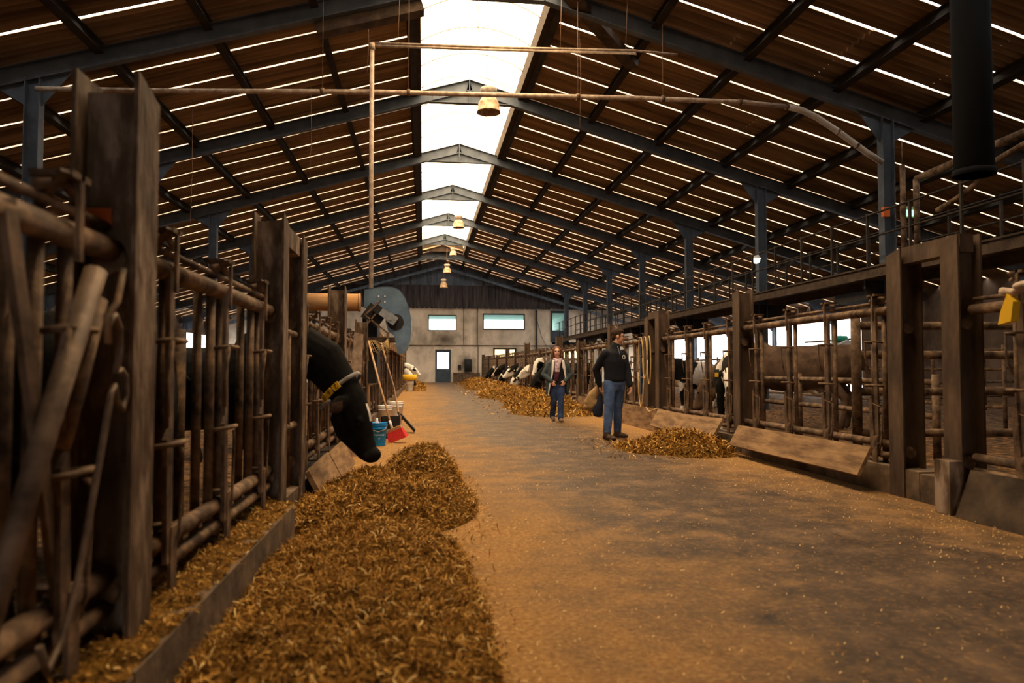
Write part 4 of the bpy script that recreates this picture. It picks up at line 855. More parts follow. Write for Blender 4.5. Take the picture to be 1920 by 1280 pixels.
for j in range(5):
    for i in range(5):
        u = (i - 2) / 2; v_ = j / 4; g.append((0.02 + v_ * 0.27 + 0.02 * abs(u), -0.25 + v_ * -0.18 + u * 0.13, 0.30 - v_ * 0.29 + 0.03 * u * u))
top = [Vector(p) for p in g]; m.add(top + [p + Vector((0.006, 0, 0.012)) for p in top], [(j * 5 + i, j * 5 + i + 1, (j + 1) * 5 + i + 1, (j + 1) * 5 + i) for j in range(4) for i in range(4)] + [(25 + j * 5 + i, 25 + (j + 1) * 5 + i, 25 + (j + 1) * 5 + i + 1, 25 + j * 5 + i + 1) for j in range(4) for i in range(4)], 0, True); m.build('blade', M['dark'], t)
m = MB(); m.tube([(0.06, -0.28, 0.27), (0.0, -0.15, 0.36), (-0.10, 0.2, 0.8), (-0.36, 0.5, 1.66)], 0.018, 8); m.build('handle', M['wood'], t)
m = MB(); m.tube([(0.08, -0.29, 0.24), (0.0, -0.16, 0.35)], 0.026, 8); m.build('blade_socket', M['dark'], t)
t = bucket(-0.64, 35.4, 0.2, 0.5, 'white', 'white pail with a yellow rim far along the left kerb', False)
m = MB(); m.lathe([(0.19, 0.52), (0.30, 0.52), (0.34, 0.62), (0.34, 0.80), (0.30, 0.80), (0.29, 0.62), (0.0, 0.58)], (0, 0, 0), 24); m.build('yellow_rim', M['yellow'], t)

# rope coils on the right fence
t = thing('rope_coil', 'straw-coloured rope looped over the right fence beside the man', 'rope', (4.22, 13.2, 1.72))
for k in range(3):
    m = MB(); y0 = -0.05 + k * 0.26; dz = (0.9, 0.8, 1.35)[k]
    pts = [(-0.02, y0 + 0.10 * math.cos(a) * (1 + 0.4 * k), -dz / 2 + 0.05 - dz / 2 * math.sin(a) * -1) for a in [2 * PI * i / 22 for i in range(23)]]
    m.tube(pts, 0.012, 6); m.build('rope_loop', M['rope'], t)
m = MB(); m.tube([(-0.02, 0.15, -1.3), (-0.05, -0.15, -1.36), (-0.02, -0.5, -1.28)], 0.011, 6); m.build('rope_tail', M['rope'], t)
m = MB(); m.tube([(4.3 + 0.0, 15.9 + 0.12 * math.cos(a), 1.98 + 0.12 * math.sin(a)) for a in [2 * PI * i / 20 for i in range(21)]], 0.03, 8); tag(m.build('steel_ring', M['rust']), 'steel ring standing on the right fence left of the man', 'ring')
m = MB(); m.prism([(-0.06, 0), (0.06, 0.02), (0.085, 0.16), (0.03, 0.22), (-0.03, 0.10)], lambda a, b, d: (4.24 + d, 4.8 - a, 1.47 + b), -0.03, 0.03); o = m.build('plastic_flap', M['yellow']); tag(o, 'yellow plastic flap hanging on the nearest right fence rail', 'flap')
m = MB(); m.tube([(4.25, 4.62, 1.74), (4.25, 4.75, 1.70), (4.25, 4.86, 1.72)], 0.03, 8); m.ball((4.25, 4.66, 1.74), (0.05, 0.09, 0.035)); m.build('flap_clip', M['pipe'], o)
m = MB(); m.ball((4.42, 4.85, 0.27), (0.06, 0.16, 0.03)); m.ball((4.44, 4.72, 0.27), (0.05, 0.1, 0.025)); tag(m.build('rag', M['ragblue']), 'pale blue rag lying on the right kerb at the picture edge', 'rag')
t = thing('conduit', 'dark vertical conduit on the gable wall right of the wide window', 'conduit', (8.45, YW - 0.08, 0)); m = MB(); m.tube([(0, 0, 0.3), (0, 0, 5.6)], 0.07, 8); m.build('conduit_pipe', M['frame'], t); m = MB(); m.tube([(0.0, 0, 5.0), (0.4, 0, 3.6), (0.75, 0, 2.95), (2.2, 0, 2.98)], 0.02, 6); m.build('cable', M['frame'], t)
m = MB(); m.tube([(4.9 - 0.85, YW - 0.05, 3.0), (4.9 - 0.85, YW - 0.05, 0.3)], 0.03, 6); tag(m.build('drain_pipe', M['rust']), 'thin rusty pipe on the gable wall under the wide window', 'pipe')
m = MB(); m.span((2.55, YW - 0.12, 1.15), (2.8, YW, 1.5)); m.tube([(3.3, YW - 0.1, 1.0), (3.3, YW - 0.1, 1.9)], 0.28, 12); tag(m.build('wall_bracket', M['dark']), 'sooty black fitting on the gable wall right of the door', 'fitting')

# ------------------------------------------------------------------ cows (local +x is forward; the body is one continuous surface)
POSE = {
    'down':  [(-0.25, 0, 1.12), (0.12, 0, 1.12), (0.48, 0, 0.90), (0.74, 0, 0.72), (0.84, 0, 0.56), (0.92, 0, 0.40), (0.97, 0, 0.27)],
    'up':    [(-0.25, 0, 1.12), (0.12, 0, 1.26), (0.45, 0, 1.34), (0.68, 0, 1.38), (0.80, 0, 1.24), (0.90, 0, 1.06), (0.96, 0, 0.92)],
    'mid':   [(-0.25, 0, 1.12), (0.12, 0, 1.18), (0.46, 0, 1.12), (0.70, 0, 1.08), (0.84, 0, 0.96), (0.97, 0, 0.82), (1.05, 0, 0.72)],
    'reach': [(-0.25, 0, 1.18), (0.12, 0, 1.38), (0.48, 0, 1.20), (0.75, 0, 0.87), (0.82, 0, 0.70), (0.88, 0, 0.52), (0.93, 0, 0.395)],
}
def cow(lab, loc, head, pose, coat, voxel=0.03, group=None, ears=True, tags=False, scale=1.0, mats=None, twist=0.0):
    t = thing('cow', lab, 'cow', loc, head, group); t.scale = (scale,) * 3
    P = [Vector(p) for p in POSE[pose]]
    if twist:
        for i, f in ((4, .35), (5, .8), (6, 1.1)): P[i].y += twist * f * 0.22
        P[3].y += twist * 0.03
    sd = (0, 1, 0)
    m = MB()
    m.limb([(-1.72, 0, 1.12), (-1.6, 0, 1.05), (-1.35, 0, 1.01), (-0.95, 0, 0.95), (-0.5, 0, 0.97), (-0.18, 0, 1.03), (0.03, 0, 1.08)], [(.17, .20), (.26, .32), (.30, .37), (.34, .40), (.31, .39), (.24, .36), (.16, .26)], 18, sd)
    m.limb([(-1.7, 0, 1.30), (-1.2, 0, 1.31), (-0.6, 0, 1.30), (-0.1, 0, 1.32)], [(.07, .06), (.09, .05), (.08, .05), (.07, .08)], 10, sd)
    m.limb(P, [(.21, .33), (.16, .275), (.125, .215), (.118, .14), (.112, .125), (.078, .092), (.078, .075)], 16, sd)
    d = (P[6] - P[4]).normalized(); up = Vector((0, 1, 0)).cross(d) * -1
    if up.dot(Vector((1, 0, 0.3))) < 0: up = -up
    m.limb([P[3] * 0.4 + P[4] * 0.6 - up * 0.15, P[4] * 0.6 + P[5] * 0.4 - up * 0.16, P[5] - up * 0.11, P[6] - up * 0.05], [(.085, .11), (.08, .09), (.06, .065), (.06, .05)], 12, sd)   # cheek and jaw
    m.ball(P[6] + d * 0.015 + up * 0.012, (.095, .085, .075), 12, 8); m.limb([P[6] - (0, 0.05, 0) if False else P[6] + Vector((0, -0.045, 0)) + d * 0.03, P[6] + Vector((0, 0.045, 0)) + d * 0.03], [.05, .05], 10)
    m.limb([P[3] + up * 0.05, P[3] + up * 0.075 - d * 0.05], [(.08, .05), (.05, .035)], 10, sd)   # poll
    for s in (-1, 1):
        e0 = P[3] + Vector((0, s * 0.095, 0.0)) + up * 0.02; e1 = e0 + Vector((0, s * 0.17, 0)) - up * 0.08 - Vector((0, 0, 0.07)); mid = (e0 + e1) / 2 + Vector((0, 0, 0.015))
        if ears: m.limb([e0, mid * 0.9 + e0 * 0.1, mid * 0.4 + e1 * 0.6, e1], [(.03, .04), (.022, .075), (.02, .07), (.014, .025)], 10, up)
        m.ball(P[4] * 0.85 + P[5] * 0.15 + Vector((0, s * 0.085, 0)) + up * 0.055, (.035, .035, .035), 8, 6)
        m.limb([(-0.2, s * 0.17, 0.85), (-0.17, s * 0.18, 0.62), (-0.17, s * 0.18, 0.42), (-0.19, s * 0.18, 0.14), (-0.17, s * 0.18, 0.04)], [(.11, .14), (.075, .09), (.058, .062), (.045, .045), (.058, .06)], 10, sd)
        m.limb([(-1.45, s * 0.17, 0.95), (-1.38, s * 0.19, 0.74), (-1.62, s * 0.18, 0.48), (-1.58, s * 0.18, 0.2), (-1.54, s * 0.18, 0.04)], [(.14, .22), (.11, .13), (.055, .07), (.045, .048), (.058, .06)], 10, sd)
    m.ball((-1.22, 0, 0.62), (.20, .17, .14), 12, 8)
    m.limb([(-1.80, 0, 1.24), (-1.90, 0, 1.0), (-1.88, 0, 0.6)], [.035, .026, .035], 8)
    def paint(p): return coat(p, P, d, up)
    bd = organic(m, voxel, 'body', mats or [M['blackhair'], M['whitehair'], M['pink']], t, 3, paint)
    for s in (-1, 1):
        q = MB(); q.ball(P[4] * 0.75 + P[5] * 0.25 + Vector((0, s * 0.093, 0)) + up * 0.04, (0.024, 0.018, 0.024), 10, 8); q.build('eye', M['eye'], bd)
        q = MB(); q.ball(P[6] + d * 0.045 + Vector((0, s * 0.035, 0)) + up * 0.02, (0.014, 0.012, 0.014), 8, 6); q.build('nostril', M['eye'], bd)
        if tags:
            e1 = P[3] + Vector((0, s * 0.21, 0.0)) + d * 0.06
            q = MB(); q.box(e1, (0.02, 0.06, 0.075)); q.build('ear_tag', M['yellow'], bd)
    return t, P, d, up
def nz(p, f, o): return noise.noise(Vector((p.x * f + o, p.y * f, p.z * f)))
def holstein(off, thr, blaze=None, muzzle=0):
    def c(p, P, d, up):
        if (p - P[6]).length < 0.085: return muzzle
        r = p - P[4]; ah = r.dot(d)
        if blaze is not None and ah > -0.16 and p.x > 0.5:
            return 1 if abs(p.y - P[4].y - (P[6].y - P[4].y) * max(0, ah) / 0.4) < blaze and r.dot(up) > -0.02 else 0
        return 1 if nz(p, 1.9, off) > thr else 0
    return c
def solid(k): return lambda p, P, d, up: k
def blackslit(p, P, d, up):
    if abs(p.y) > 0.17 and (p - P[3]).length < 0.4 and (p - P[3]).dot(d) > 0.0 and p.x > 0.6: return 2
    r = p - P[4]; ah = r.dot(d); return 1 if (-0.10 < ah < 0.06 and abs(p.y - P[4].y) < 0.022 and r.dot(up) > 0.05 and p.y > P[4].y - 0.02) else 0
def whiteface(off):
    def c(p, P, d, up):
        r = p - P[4]
        if (p - P[6]).length < 0.07: return 2
        if r.dot(d) > -0.12 and p.x > 0.55: return 1 if abs(p.y) < 0.10 or r.dot(d) > 0.15 else 0
        return 1 if nz(p, 2.1, off) > 0.05 else 0
    return c
# near black cow reaching through the left fence
hd = math.atan2(-0.72, 0.69)
t, P, d, up = cow('black cow with a yellow number collar, head lowered through the left fence', (-1.33, 6.95, 0.0), -0.40, 'reach', blackslit, 0.013, mats=[M['blackhair'], M['whitehair'], M['earbrown']])
nk = (P[3] - P[2]).normalized(); cc = P[3] - nk * 0.15 + Vector((0, 0, -0.01)); s1 = Vector((0, 1, 0)); s2 = nk.cross(s1).normalized()
def ring(a, k=1.0): return cc + s1 * (0.140 * k * math.cos(a)) + s2 * (0.205 * k * math.sin(a))
m = MB()
n = 40
for i in range(n):
    a, b = 2 * PI * i / n, 2 * PI * (i + 1) / n
    m.add([ring(a) - nk * 0.018, ring(b) - nk * 0.018, ring(b) + nk * 0.018, ring(a) + nk * 0.018, ring(a, 1.05) - nk * 0.018, ring(b, 1.05) - nk * 0.018, ring(b, 1.05) + nk * 0.018, ring(a, 1.05) + nk * 0.018], [(4, 5, 6, 7), (3, 2, 1, 0), (0, 1, 5, 4), (2, 3, 7, 6)], 0, True)
colr = m.build('collar', M['strap'], t)
# three yellow number tiles on the side facing the aisle
a0 = PI + 0.95 if ring(PI * 1.0).y < ring(0).y else 0.95
for i, ch in enumerate('062'):
    a = PI - 0.72 + i * 0.42 if s2.z < 0 else PI + 0.72 - i * 0.42
    c = ring(a, 1.07); tg = (ring(a + 0.05, 1.07) - ring(a - 0.05, 1.07)).normalized()
    if s2.z > 0: tg = -tg
    nr = (c - cc); nr = (nr - nk * nr.dot(nk)); nr = (nr - tg * nr.dot(tg)).normalized(); x_ = nk if nk.cross(tg).dot(nr) > 0 else -nk
    m = MB(); q = c + nr * 0.004; hx, hy = 0.030, 0.036
    V = [q - x_ * hx - tg * hy, q + x_ * hx - tg * hy, q + x_ * hx + tg * hy, q - x_ * hx + tg * hy]
    m.add(V + [v - nr * 0.012 for v in V], [(0, 1, 2, 3), (7, 6, 5, 4), (0, 4, 5, 1), (1, 5, 6, 2), (2, 6, 7, 3), (3, 7, 4, 0)]); tile = m.build('number_tile', M['yellow'], colr)
    me = text_mesh(ch, 0.062); R = Matrix((tg * -1.0 if (tg * -1.0).cross(x_).dot(nr) > 0 else tg, x_, nr)).transposed()
    for v in me.vertices: v.co = q + nr * 0.002 + R @ v.co
    me.materials.append(M['black']); o = bpy.data.objects.new('number', me); C.objects.link(o); o.parent = colr
m = MB(); m.tube([tuple(ring(PI * 0.5 if s2.z < 0 else PI * 1.5, 1.1)), tuple(ring(PI * 0.5 if s2.z < 0 else PI * 1.5, 1.3) + Vector((0, -0.03, -0.02))), tuple(ring(PI * 0.5 if s2.z < 0 else PI * 1.5, 1.15) + Vector((0.02, -0.05, -0.05)))], 0.014, 6); m.build('collar_buckle', M['gal'], colr)
cow('black cow standing inside the left pen behind the second fence panel', (-1.75, 4.7, 0.02), 1.75, 'mid', solid(0), 0.03)
cow('black cow standing deeper in the left pen, behind the pair of crosspiece posts', (-2.3, 10.7, 0.02), 1.2, 'mid', solid(0), 0.035)
# right pens
cow('brown cow standing broadside behind the right fence', (6.7, 14.3, 0.02), 2.36, 'down', lambda p, P, d, up: 1 if p.z < 0.62 and -1.5 < p.x < -0.95 and abs(p.y) < 0.15 else 0, 0.03, scale=1.18, mats=[M['brownhair'], M['whitehair'], M['pink']])
cow('dark cow with yellow ear tags looking out behind the right fence', (5.33, 12.1, 0.02), -2.0, 'mid', whiteface(3.0), 0.03, tags=True)
cow('black and white cow standing back behind the panel with the pair of short boards', (6.9, 19.5, 0.02), -2.6, 'mid', holstein(7.7, 0.0), 0.035)
# feeding row along the far right fence
G = 'cows feeding along the far right fence'
def far(lab, y, head, pose, coat, x=4.95, tw=0.0): return cow(lab, (x, y, gz(y)), head, pose, coat, 0.034, G, twist=tw)
far('white-faced black and white cow looking down the aisle, nearest of the feeding row', 26.6, -2.35, 'up', holstein(1.3, 0.05, 0.085), 4.65)
far('black cow with lowered head just below the white-faced cow', 26.0, -2.75, 'down', solid(0), 4.70)
far('cow with a plain white face turned left, second group of the feeding row', 33.2, -3.0, 'mid', whiteface(5.0), 4.75)
far('cow with white muzzle and pink nose, head down in the silage', 32.0, -2.8, 'down', whiteface(9.0), 4.75)
far('black and white cow with a white forehead stripe, left of the plain white face', 38.2, 3.05, 'mid', holstein(12.0, 0.0, 0.05, 2), 4.75)
far('black cow with a white streak, head down, third from the gable end', 37.0, -2.9, 'down', holstein(4.0, 0.25, 0.02), 4.75)
far('small dark cow head at the far end of the feeding row', 44.5, 3.1, 'down', holstein(8.0, 0.3, 0.012), 4.75)
far('black and white cow half hidden between the white-faced cow and plain white face', 29.6, 3.0, 'mid', holstein(2.2, 0.1), 4.95)
G2 = 'far cows on the left'
cow('black and white cow with raised head at the far end of the left fence', (-1.25, 41.5, gz(41)), -0.25, 'mid', whiteface(2.0), 0.034, G2)
cow('black and white cow eating from the low heap on the far left', (-1.35, 38.6, gz(38)), -0.35, 'down', holstein(6.0, 0.05), 0.034, G2)

# ------------------------------------------------------------------ people
def hand(m, w, fd, pn, sc_=1.0, curl=0.5, thumb=1):
    """palm and five fingers from wrist w along fd, palm normal pn"""
    w = Vector(w); fd = Vector(fd).normalized(); pn = Vector(pn); pn = (pn - fd * pn.dot(fd)).normalized(); sd = fd.cross(pn).normalized() * thumb
    m.limb([w, w + fd * 0.045 * sc_, w + fd * 0.085 * sc_], [(.026, .018), (.040, .016), (.040, .014)], 10, sd)
    for i, (l, o) in enumerate(((0.070, 0.030), (0.080, 0.010), (0.074, -0.010), (0.058, -0.030))):
        b = w + fd * 0.082 * sc_ + sd * o; k1 = b + (fd * math.cos(curl * 0.5) + pn * math.sin(curl * 0.5)) * l * 0.5; k2 = k1 + (fd * math.cos(curl * 1.3) + pn * math.sin(curl * 1.3)) * l * 0.32; k3 = k2 + (fd * math.cos(curl * 1.9) + pn * math.sin(curl * 1.9)) * l * 0.25
        m.limb([b, k1, k2, k3], [.0092, .0088, .008, .007], 8)
    b = w + fd * 0.03 + sd * 0.03; m.limb([b, b + fd * 0.025 + sd * 0.026 + pn * 0.01, b + fd * 0.055 + sd * 0.032 + pn * 0.022], [.013, .011, .009], 8)

def head_parts(m, c, f, s):
    """adds head shape facing unit vector f (s = up scale)"""
    f = Vector(f).normalized(); u = Vector((0, 0, 1)); r = f.cross(u).normalized(); u = r.cross(f)
    R = Matrix((r, f, u)).transposed()
    m.ball(c + u * 0.03 - f * 0.012, (0.076, 0.098, 0.092), 16, 12, 0, R)
    m.ball(c - u * 0.035 + f * 0.022, (0.062, 0.066, 0.085), 14, 10, 0, R)
    m.ball(c - u * 0.098 + f * 0.052, (0.030, 0.026, 0.022), 10, 8, 0, R)          # chin
    m.limb([c + u * 0.012 + f * 0.088, c - u * 0.015 + f * 0.104, c - u * 0.033 + f * 0.107], [.010, .013, .016], 8)   # nose
    m.limb([c + u * 0.026 + f * 0.076 - r * 0.04, c + u * 0.03 + f * 0.088, c + u * 0.026 + f * 0.076 + r * 0.04], [.013, .012, .013], 8)  # brow
    for q in (-1, 1):
        m.ball(c + r * (q * 0.077) - f * 0.012 - u * 0.005, (0.012, 0.022, 0.034), 10, 8, 0, R)
        m.ball(c - u * 0.03 + f * 0.06 + r * (q * 0.035), (0.022, 0.022, 0.02), 8, 6, 0, R)
    return f, r, u, R
def face_bits(t, c, f, r, u, R):
    for q in (-1, 1):
        b = MB(); b.ball(c + r * (q * 0.031) + u * 0.008 + f * 0.083, (0.013, 0.010, 0.009), 10, 8, 0, R); b.build('eye', M['eye'], t)
        b = MB(); b.limb([c + r * (q * 0.018) + u * 0.031 + f * 0.093, c + r * (q * 0.05) + u * 0.031 + f * 0.077], [.005, .004], 6); b.build('eyebrow', M['hairbrown'], t)
    b = MB(); b.limb([c - u * 0.064 + f * 0.083 - r * 0.024, c - u * 0.063 + f * 0.092, c - u * 0.064 + f * 0.083 + r * 0.024], [.005, .008, .005], 8); b.build('mouth', M['lip'], t)
V3 = Vector

# --- the man: body towards the right front, head turned to the right, holding a jacket behind him
mx, my = 3.12, 11.62
t = thing('person', 'person in black fleece, jeans and glasses, looking right, coat held behind', 'person', (mx, my, 0))
nb, hc = V3((0.0, 0.0, 1.49)), V3((0.065, -0.01, 1.685)); hf = V3((0.97, -0.16, -0.04))
RS, LS = V3((-0.165, -0.06, 1.40)), V3((0.16, 0.08, 1.40)); RE, LE = V3((-0.285, 0.09, 1.145)), V3((0.235, 0.06, 1.13)); RW, LW = V3((-0.215, 0.13, 0.885)), V3((0.245, -0.05, 0.885))
HR, HL = V3((-0.085, -0.03, 0.94)), V3((0.095, 0.05, 0.94)); KR, KL = V3((-0.12, -0.10, 0.50)), V3((0.085, 0.10, 0.50)); AR, AL = V3((-0.165, -0.14, 0.10)), V3((0.10, 0.20, 0.10))
m = MB(); f, r, u, R = head_parts(m, hc, hf, 1)
m.limb([nb - V3((0, 0, .04)), nb + V3((0.03, 0, 0.07)), hc - V3((0.02, 0, 0.06))], [(.068, .065), (.058, .06), (.056, .06)], 12)
bs = V3((0.93, 0.37, 0))
m.limb([(0, 0, 0.93), (0, 0, 1.12), (0, 0, 1.3), (0, 0, 1.39), (0, 0, 1.43)], [(.15, .10), (.14, .09), (.155, .10), (.13, .08), (.07, .06)], 16, bs)
for S, E_, W in ((RS, RE, RW), (LS, LE, LW)): m.limb([S - V3((0, 0, .02)), E_, W], [.045, .038, .028], 10)
for H, K, A in ((HR, KR, AR), (HL, KL, AL)): m.limb([H, K, A], [.085, .058, .042], 10); m.limb([A, A + V3((0.01, -0.02, -0.03))], [.035, .03], 8)
hand(m, LW, (0.05, -0.18, -1), (-1, -0.2, 0), 1, 0.55, 1); hand(m, RW, (0.1, 0.05, -1), (0.9, -0.3, 0), 1, 1.0, -1)
bd = organic(m, 0.0085, 'body', M['skin'], t, 1); face_bits(bd, hc, f, r, u, R)
m = MB()   # fleece
m.limb([(0, 0, 0.975), (0, 0, 1.10), (0, 0, 1.28), (0.0, 0, 1.41), (0.005, 0, 1.47)], [(.185, .14), (.185, .135), (.205, .145), (.185, .125), (.095, .09)], 20, bs)
m.limb([nb - V3((0, 0, .03)), nb + V3((0.02, 0, 0.045))], [(.085, .082), (.075, .078)], 14)
for S, E_, W in ((RS, RE, RW), (LS, LE, LW)): m.limb([S, S * 0.5 + E_ * 0.5, E_, E_ * 0.45 + W * 0.55, W], [.078, .072, .065, .058, .048], 14)
organic(m, 0.012, 'fleece_jacket', M['navy'], t, 2)
m = MB()
m.limb([(0, 0, 0.90), (0, 0, 1.0)], [(.175, .125), (.17, .12)], 16, bs)
for H, K, A in ((HR, KR, AR), (HL, KL, AL)): m.limb([H, H * 0.5 + K * 0.5, K, K * 0.5 + A * 0.5, A + V3((0, 0, 0.03))], [.105, .096, .076, .072, .066], 14)
organic(m, 0.013, 'jeans', M['jeans'], t, 2)
for A, dd in ((AR, V3((0.08, -0.16, 0))), (AL, V3((0.13, -0.08, 0)))):
    m = MB(); m.limb([A + V3((0, 0, 0.08)), A - V3((0, 0, 0.03))], [.062, .064], 12); m.limb([V3((A.x, A.y, 0.045)) - dd * 0.25, V3((A.x, A.y, 0.05)) + dd * 0.5, V3((A.x, A.y, 0.04)) + dd], [(.05, .04), (.054, .045), (.046, .035)], 12, dd.cross(V3((0, 0, 1))))
    organic(m, 0.012, 'boot', M['boot'], t, 1)
m = MB(); m.ball(hc + u * 0.052 - f * 0.028, (0.086, 0.102, 0.086), 16, 12, 0, R); m.ball(hc + u * 0.0 - f * 0.065, (0.072, 0.05, 0.075), 14, 10, 0, R); m.ball(hc + u * 0.085 + f * 0.045, (0.062, 0.05, 0.045), 12, 8, 0, R)
for q in (-1, 1): m.ball(hc + r * (0.074 * q) + f * 0.018 + u * 0.02, (0.009, 0.015, 0.035), 8, 6, 0, R)
organic(m, 0.010, 'hair', M['hairbrown'], t, 1)
m = MB()
for q in (-1, 1):
    m.tube([hc + r * (q * 0.034 + 0.024 * math.cos(a)) + u * (0.006 + 0.018 * math.sin(a)) + f * 0.105 for a in [2 * PI * i / 14 for i in range(15)]], 0.0028, 5); m.tube([hc + r * (q * 0.058) + u * 0.01 + f * 0.103, hc + r * (q * 0.08) + u * 0.01 - f * 0.02], 0.0028, 5)
m.tube([hc - r * 0.01 + u * 0.01 + f * 0.108, hc + r * 0.01 + u * 0.01 + f * 0.108], 0.0028, 5); m.build('glasses', M['gal'], t)
m = MB(); cf = V3((0.37, -0.93, 0)); e0 = V3((0.075, 0.03, 1.345)) + cf * 0.155
m.tube([e0 + V3((0.92, 0.37, 0)) * (0.028 * math.cos(a)) + V3((0, 0, 0.033 * math.sin(a))) for a in [2 * PI * i / 14 for i in range(15)]], 0.004, 5); m.tube([e0 - V3((0, 0, 0.028)), e0 + V3((0.01, 0, 0.005)), e0 + V3((0, 0, 0.028))], 0.006, 5); m.build('chest_emblem', M['white'], t)
m = MB(); m.tube([V3((0.03, -0.1, 1.52)), V3((0.045, -0.13, 1.45)), V3((0.055, -0.155, 1.36))], 0.005, 5); m.build('zip', M['strap'], t)
j = thing('held_jacket', 'tan canvas jacket with navy lining hanging from the hand of the man', 'jacket', (mx - 0.24, my + 0.20, 0.85))
m = MB(); m.limb([(0.03, 0, 0.03), (-0.06, 0.02, -0.13), (-0.12, 0.03, -0.27), (-0.10, 0.02, -0.36)], [(.03, .04), (.09, .07), (.11, .085), (.07, .06)], 14, (1, 0, 0)); m.limb([(0.02, 0.02, 0.0), (0.07, 0.03, -0.14), (0.09, 0.03, -0.26)], [.03, .045, .04], 10); m.limb([(-0.04, 0.0, -0.26), (-0.15, 0.0, -0.34), (-0.20, 0.0, -0.33)], [.06, .06, .04], 10)
organic(m, 0.016, 'jacket_shell', M['tan'], j, 2)
m = MB(); m.limb([(0.045, -0.03, -0.14), (0.02, -0.04, -0.32), (0.0, -0.03, -0.46)], [(.03, .03), (.075, .045), (.085, .04)], 12, (1, 0, 0)); m.limb([(-0.06, -0.02, -0.38), (-0.02, -0.02, -0.44)], [.04, .04], 8); organic(m, 0.014, 'jacket_lining', M['navylining'], j, 2)

# --- the woman, walking towards the camera with her hands in her coat pockets
wx, wy = 2.94, 15.75
t = thing('person', 'person with auburn hair, scarf and open grey-green coat walking towards the camera', 'person', (wx, wy, 0))
hc = V3((-0.01, -0.02, 1.525)); hf = V3((-0.16, -0.98, 0.06)); nb = V3((0, 0, 1.34))
RS, LS = V3((-0.155, 0, 1.265)), V3((0.155, 0, 1.265)); RE, LE = V3((-0.30, 0.02, 1.03)), V3((0.30, 0.02, 1.03)); RW, LW = V3((-0.165, -0.13, 0.90)), V3((0.15, -0.13, 0.90))
HR, HL = V3((-0.085, 0, 0.86)), V3((0.085, 0, 0.86)); KR, KL = V3((-0.075, 0.02, 0.46)), V3((0.06, -0.08, 0.47)); AR, AL = V3((-0.075, 0.22, 0.09)), V3((0.045, -0.13, 0.08))
m = MB(); f, r, u, R = head_parts(m, hc, hf, 1); bs = V3((1, 0, 0))
m.limb([nb - V3((0, 0, .04)), nb + V3((0, -0.01, 0.06)), hc - V3((0, 0, 0.06))], [(.058, .055), (.05, .052), (.05, .052)], 12)
m.limb([(0, 0, 0.86), (0, 0, 1.02), (0, 0, 1.17), (0, 0, 1.25), (0, 0, 1.30)], [(.15, .10), (.12, .085), (.14, .10), (.12, .075), (.06, .055)], 16, bs)
for S, E_, W in ((RS, RE, RW), (LS, LE, LW)): m.limb([S, E_, W], [.045, .036, .026], 10)
for H, K, A in ((HR, KR, AR), (HL, KL, AL)): m.limb([H, K, A], [.085, .055, .04], 10); m.limb([A, A + V3((0.0, -0.02, -0.02))], [.033, .028], 8)
hand(m, RW, (0.5, -0.25, -0.75), (0.3, 0.9, -0.1), 0.85, 0.5, 1); hand(m, LW, (-0.5, -0.25, -0.75), (-0.3, 0.9, -0.1), 0.85, 0.5, -1)
bd = organic(m, 0.0085, 'body', M['skin'], t, 1); face_bits(bd, hc, f, r, u, R)
m = MB(); m.limb([(0, 0, 0.84), (0, 0, 0.98), (0, 0, 1.15), (0, 0, 1.26), (0, 0, 1.32)], [(.185, .135), (.165, .12), (.18, .14), (.165, .115), (.08, .075)], 18, bs); organic(m, 0.014, 'black_top', M['navy'], t, 2)
m = MB()
for S, E_, W in ((RS, RE, RW), (LS, LE, LW)): m.limb([S, S * 0.5 + E_ * 0.5, E_, E_ * 0.4 + W * 0.6, W], [.082, .078, .074, .066, .055], 14)
for q in (-1, 1):
    m.limb([(q * 0.13, 0.03, 1.28), (q * 0.175, 0.02, 1.05), (q * 0.20, 0.02, 0.82), (q * 0.22, 0.03, 0.62)], [(.08, .12), (.065, .14), (.05, .15), (.035, .15)], 14, bs)
m.limb([(0, 0.10, 1.29), (0, 0.12, 1.0), (0, 0.14, 0.62)], [(.15, .05), (.17, .04), (.20, .04)], 14, bs); m.limb([(-0.12, 0.05, 1.335), (0, 0.09, 1.36), (0.12, 0.05, 1.335)], [.05, .06, .05], 10)
organic(m, 0.014, 'rain_coat', M['coat'], t, 2)
for q in (-1, 1):
    m = MB(); m.limb([(q * 0.105, -0.105, 1.32), (q * 0.125, -0.145, 1.18), (q * 0.155, -0.15, 0.95)], [(.035, .03), (.03, .014), (.014, .012)], 10, bs)
    if q < 0: m.limb([(-0.185, -0.125, 0.86), (-0.20, -0.125, 0.74), (-0.225, -0.10, 0.58)], [(.016, .012), (.018, .012), (.016, .012)], 8, bs)
    organic(m, 0.009, 'coat_lining', M['lining'], t, 1)
m = MB(); m.limb([(0, 0, 0.80), (0, 0, 0.92)], [(.18, .125), (.165, .12)], 16, bs)
for H, K, A in ((HR, KR, AR), (HL, KL, AL)): m.limb([H, H * 0.5 + K * 0.5, K, K * 0.5 + A * 0.5, A + V3((0, 0, 0.01))], [.105, .093, .072, .066, .066], 14)
organic(m, 0.013, 'jeans', M['darkjeans'], t, 2)
for A, lift in ((AR, 0.03), (AL, 0.0)):
    m = MB(); m.limb([V3((A.x, A.y + 0.05, 0.045 + lift * 2)), V3((A.x, A.y - 0.06, 0.045 + lift)), V3((A.x + 0.005, A.y - 0.15, 0.035))], [(.042, .042), (.048, .042), (.042, .03)], 12, bs); organic(m, 0.011, 'shoe', M['shoe'], t, 1)
m = MB()   # shoulder-length hair
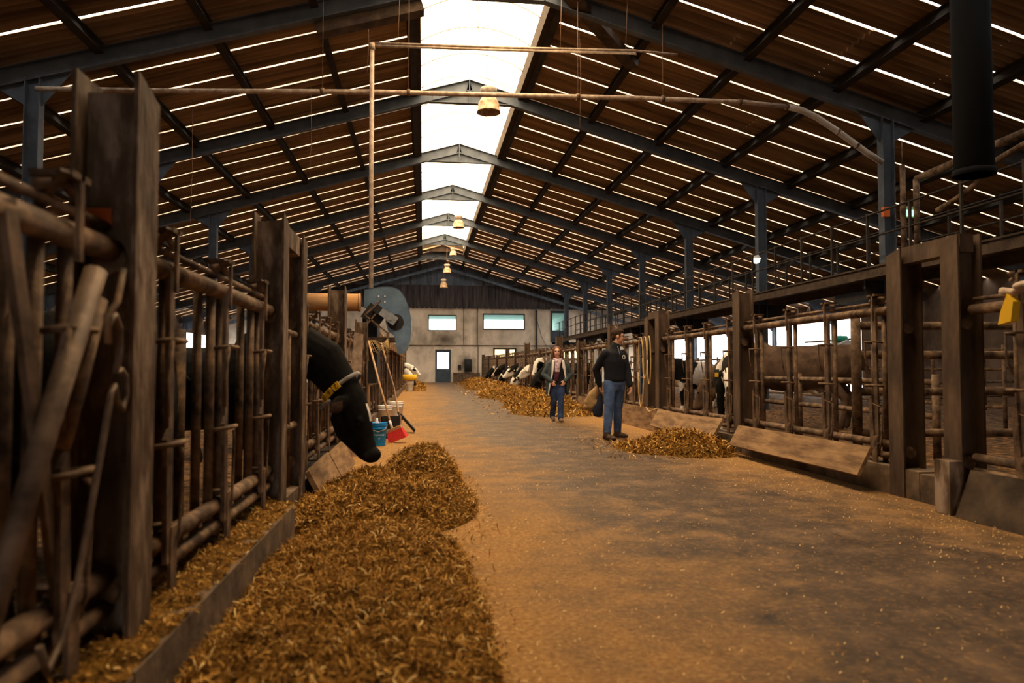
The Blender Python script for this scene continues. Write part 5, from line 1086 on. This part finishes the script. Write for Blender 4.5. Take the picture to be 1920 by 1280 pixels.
m.ball(hc + u * 0.045 - f * 0.03, (0.096, 0.104, 0.092), 16, 12, 0, R)
for q in (-1, 1): m.limb([hc + r * (q * 0.078) + u * 0.06 + f * 0.02, hc + r * (q * 0.10) - u * 0.02 + f * 0.012, hc + r * (q * 0.108) - u * 0.10 + f * 0.012, hc + r * (q * 0.10) - u * 0.15], [.032, .034, .036, .024], 10)
m.limb([hc - f * 0.075 + u * 0.02, hc - f * 0.085 - u * 0.1, hc - f * 0.075 - u * 0.16], [(.085, .05), (.10, .05), (.09, .03)], 12, r)
organic(m, 0.010, 'hair', M['hairred'], t, 1)
m = MB(); m.limb([(-0.07, 0.03, 1.375), (-0.075, -0.06, 1.355), (0, -0.115, 1.33), (0.075, -0.06, 1.355), (0.07, 0.03, 1.375)], [.034, .042, .048, .042, .034], 10); m.limb([(-0.01, -0.125, 1.33), (-0.03, -0.165, 1.22), (-0.035, -0.165, 1.10)], [(.055, .035), (.055, .02), (.06, .016)], 12, bs); m.limb([(0.02, -0.125, 1.33), (0.0, -0.16, 1.25), (-0.01, -0.165, 1.15)], [(.045, .03), (.04, .02), (.04, .014)], 10, bs); organic(m, 0.009, 'scarf', M['scarf'], t, 1)
m = MB(); m.limb([(-0.035, -0.162, 1.09), (-0.045, -0.16, 0.99), (-0.06, -0.15, 0.90)], [(.058, .016), (.055, .014), (.04, .012)], 10, bs); organic(m, 0.009, 'scarf_fringe', M['plum'], t, 1)
m = MB(); e0 = V3((0.105, -0.15, 1.20)); m.tube([e0 + V3((0.026 * math.cos(a), 0, 0.028 * math.sin(a))) for a in [2 * PI * i / 14 for i in range(15)]], 0.0045, 5); m.tube([e0 + V3((-0.018, 0, 0.012)), e0 + V3((-0.006, 0, -0.016)), e0 + V3((0.0, 0, 0.01)), e0 + V3((0.006, 0, -0.016)), e0 + V3((0.018, 0, 0.012))], 0.004, 5); m.build('chest_emblem', M['white'], t)

m = MB(); m.span((-1.16, 2.645, 1.64), (-1.08, 2.66, 1.70)); tag(m.build('reflector', M['orange']), 'small worn orange reflector on the web of the nearest left post', 'reflector')
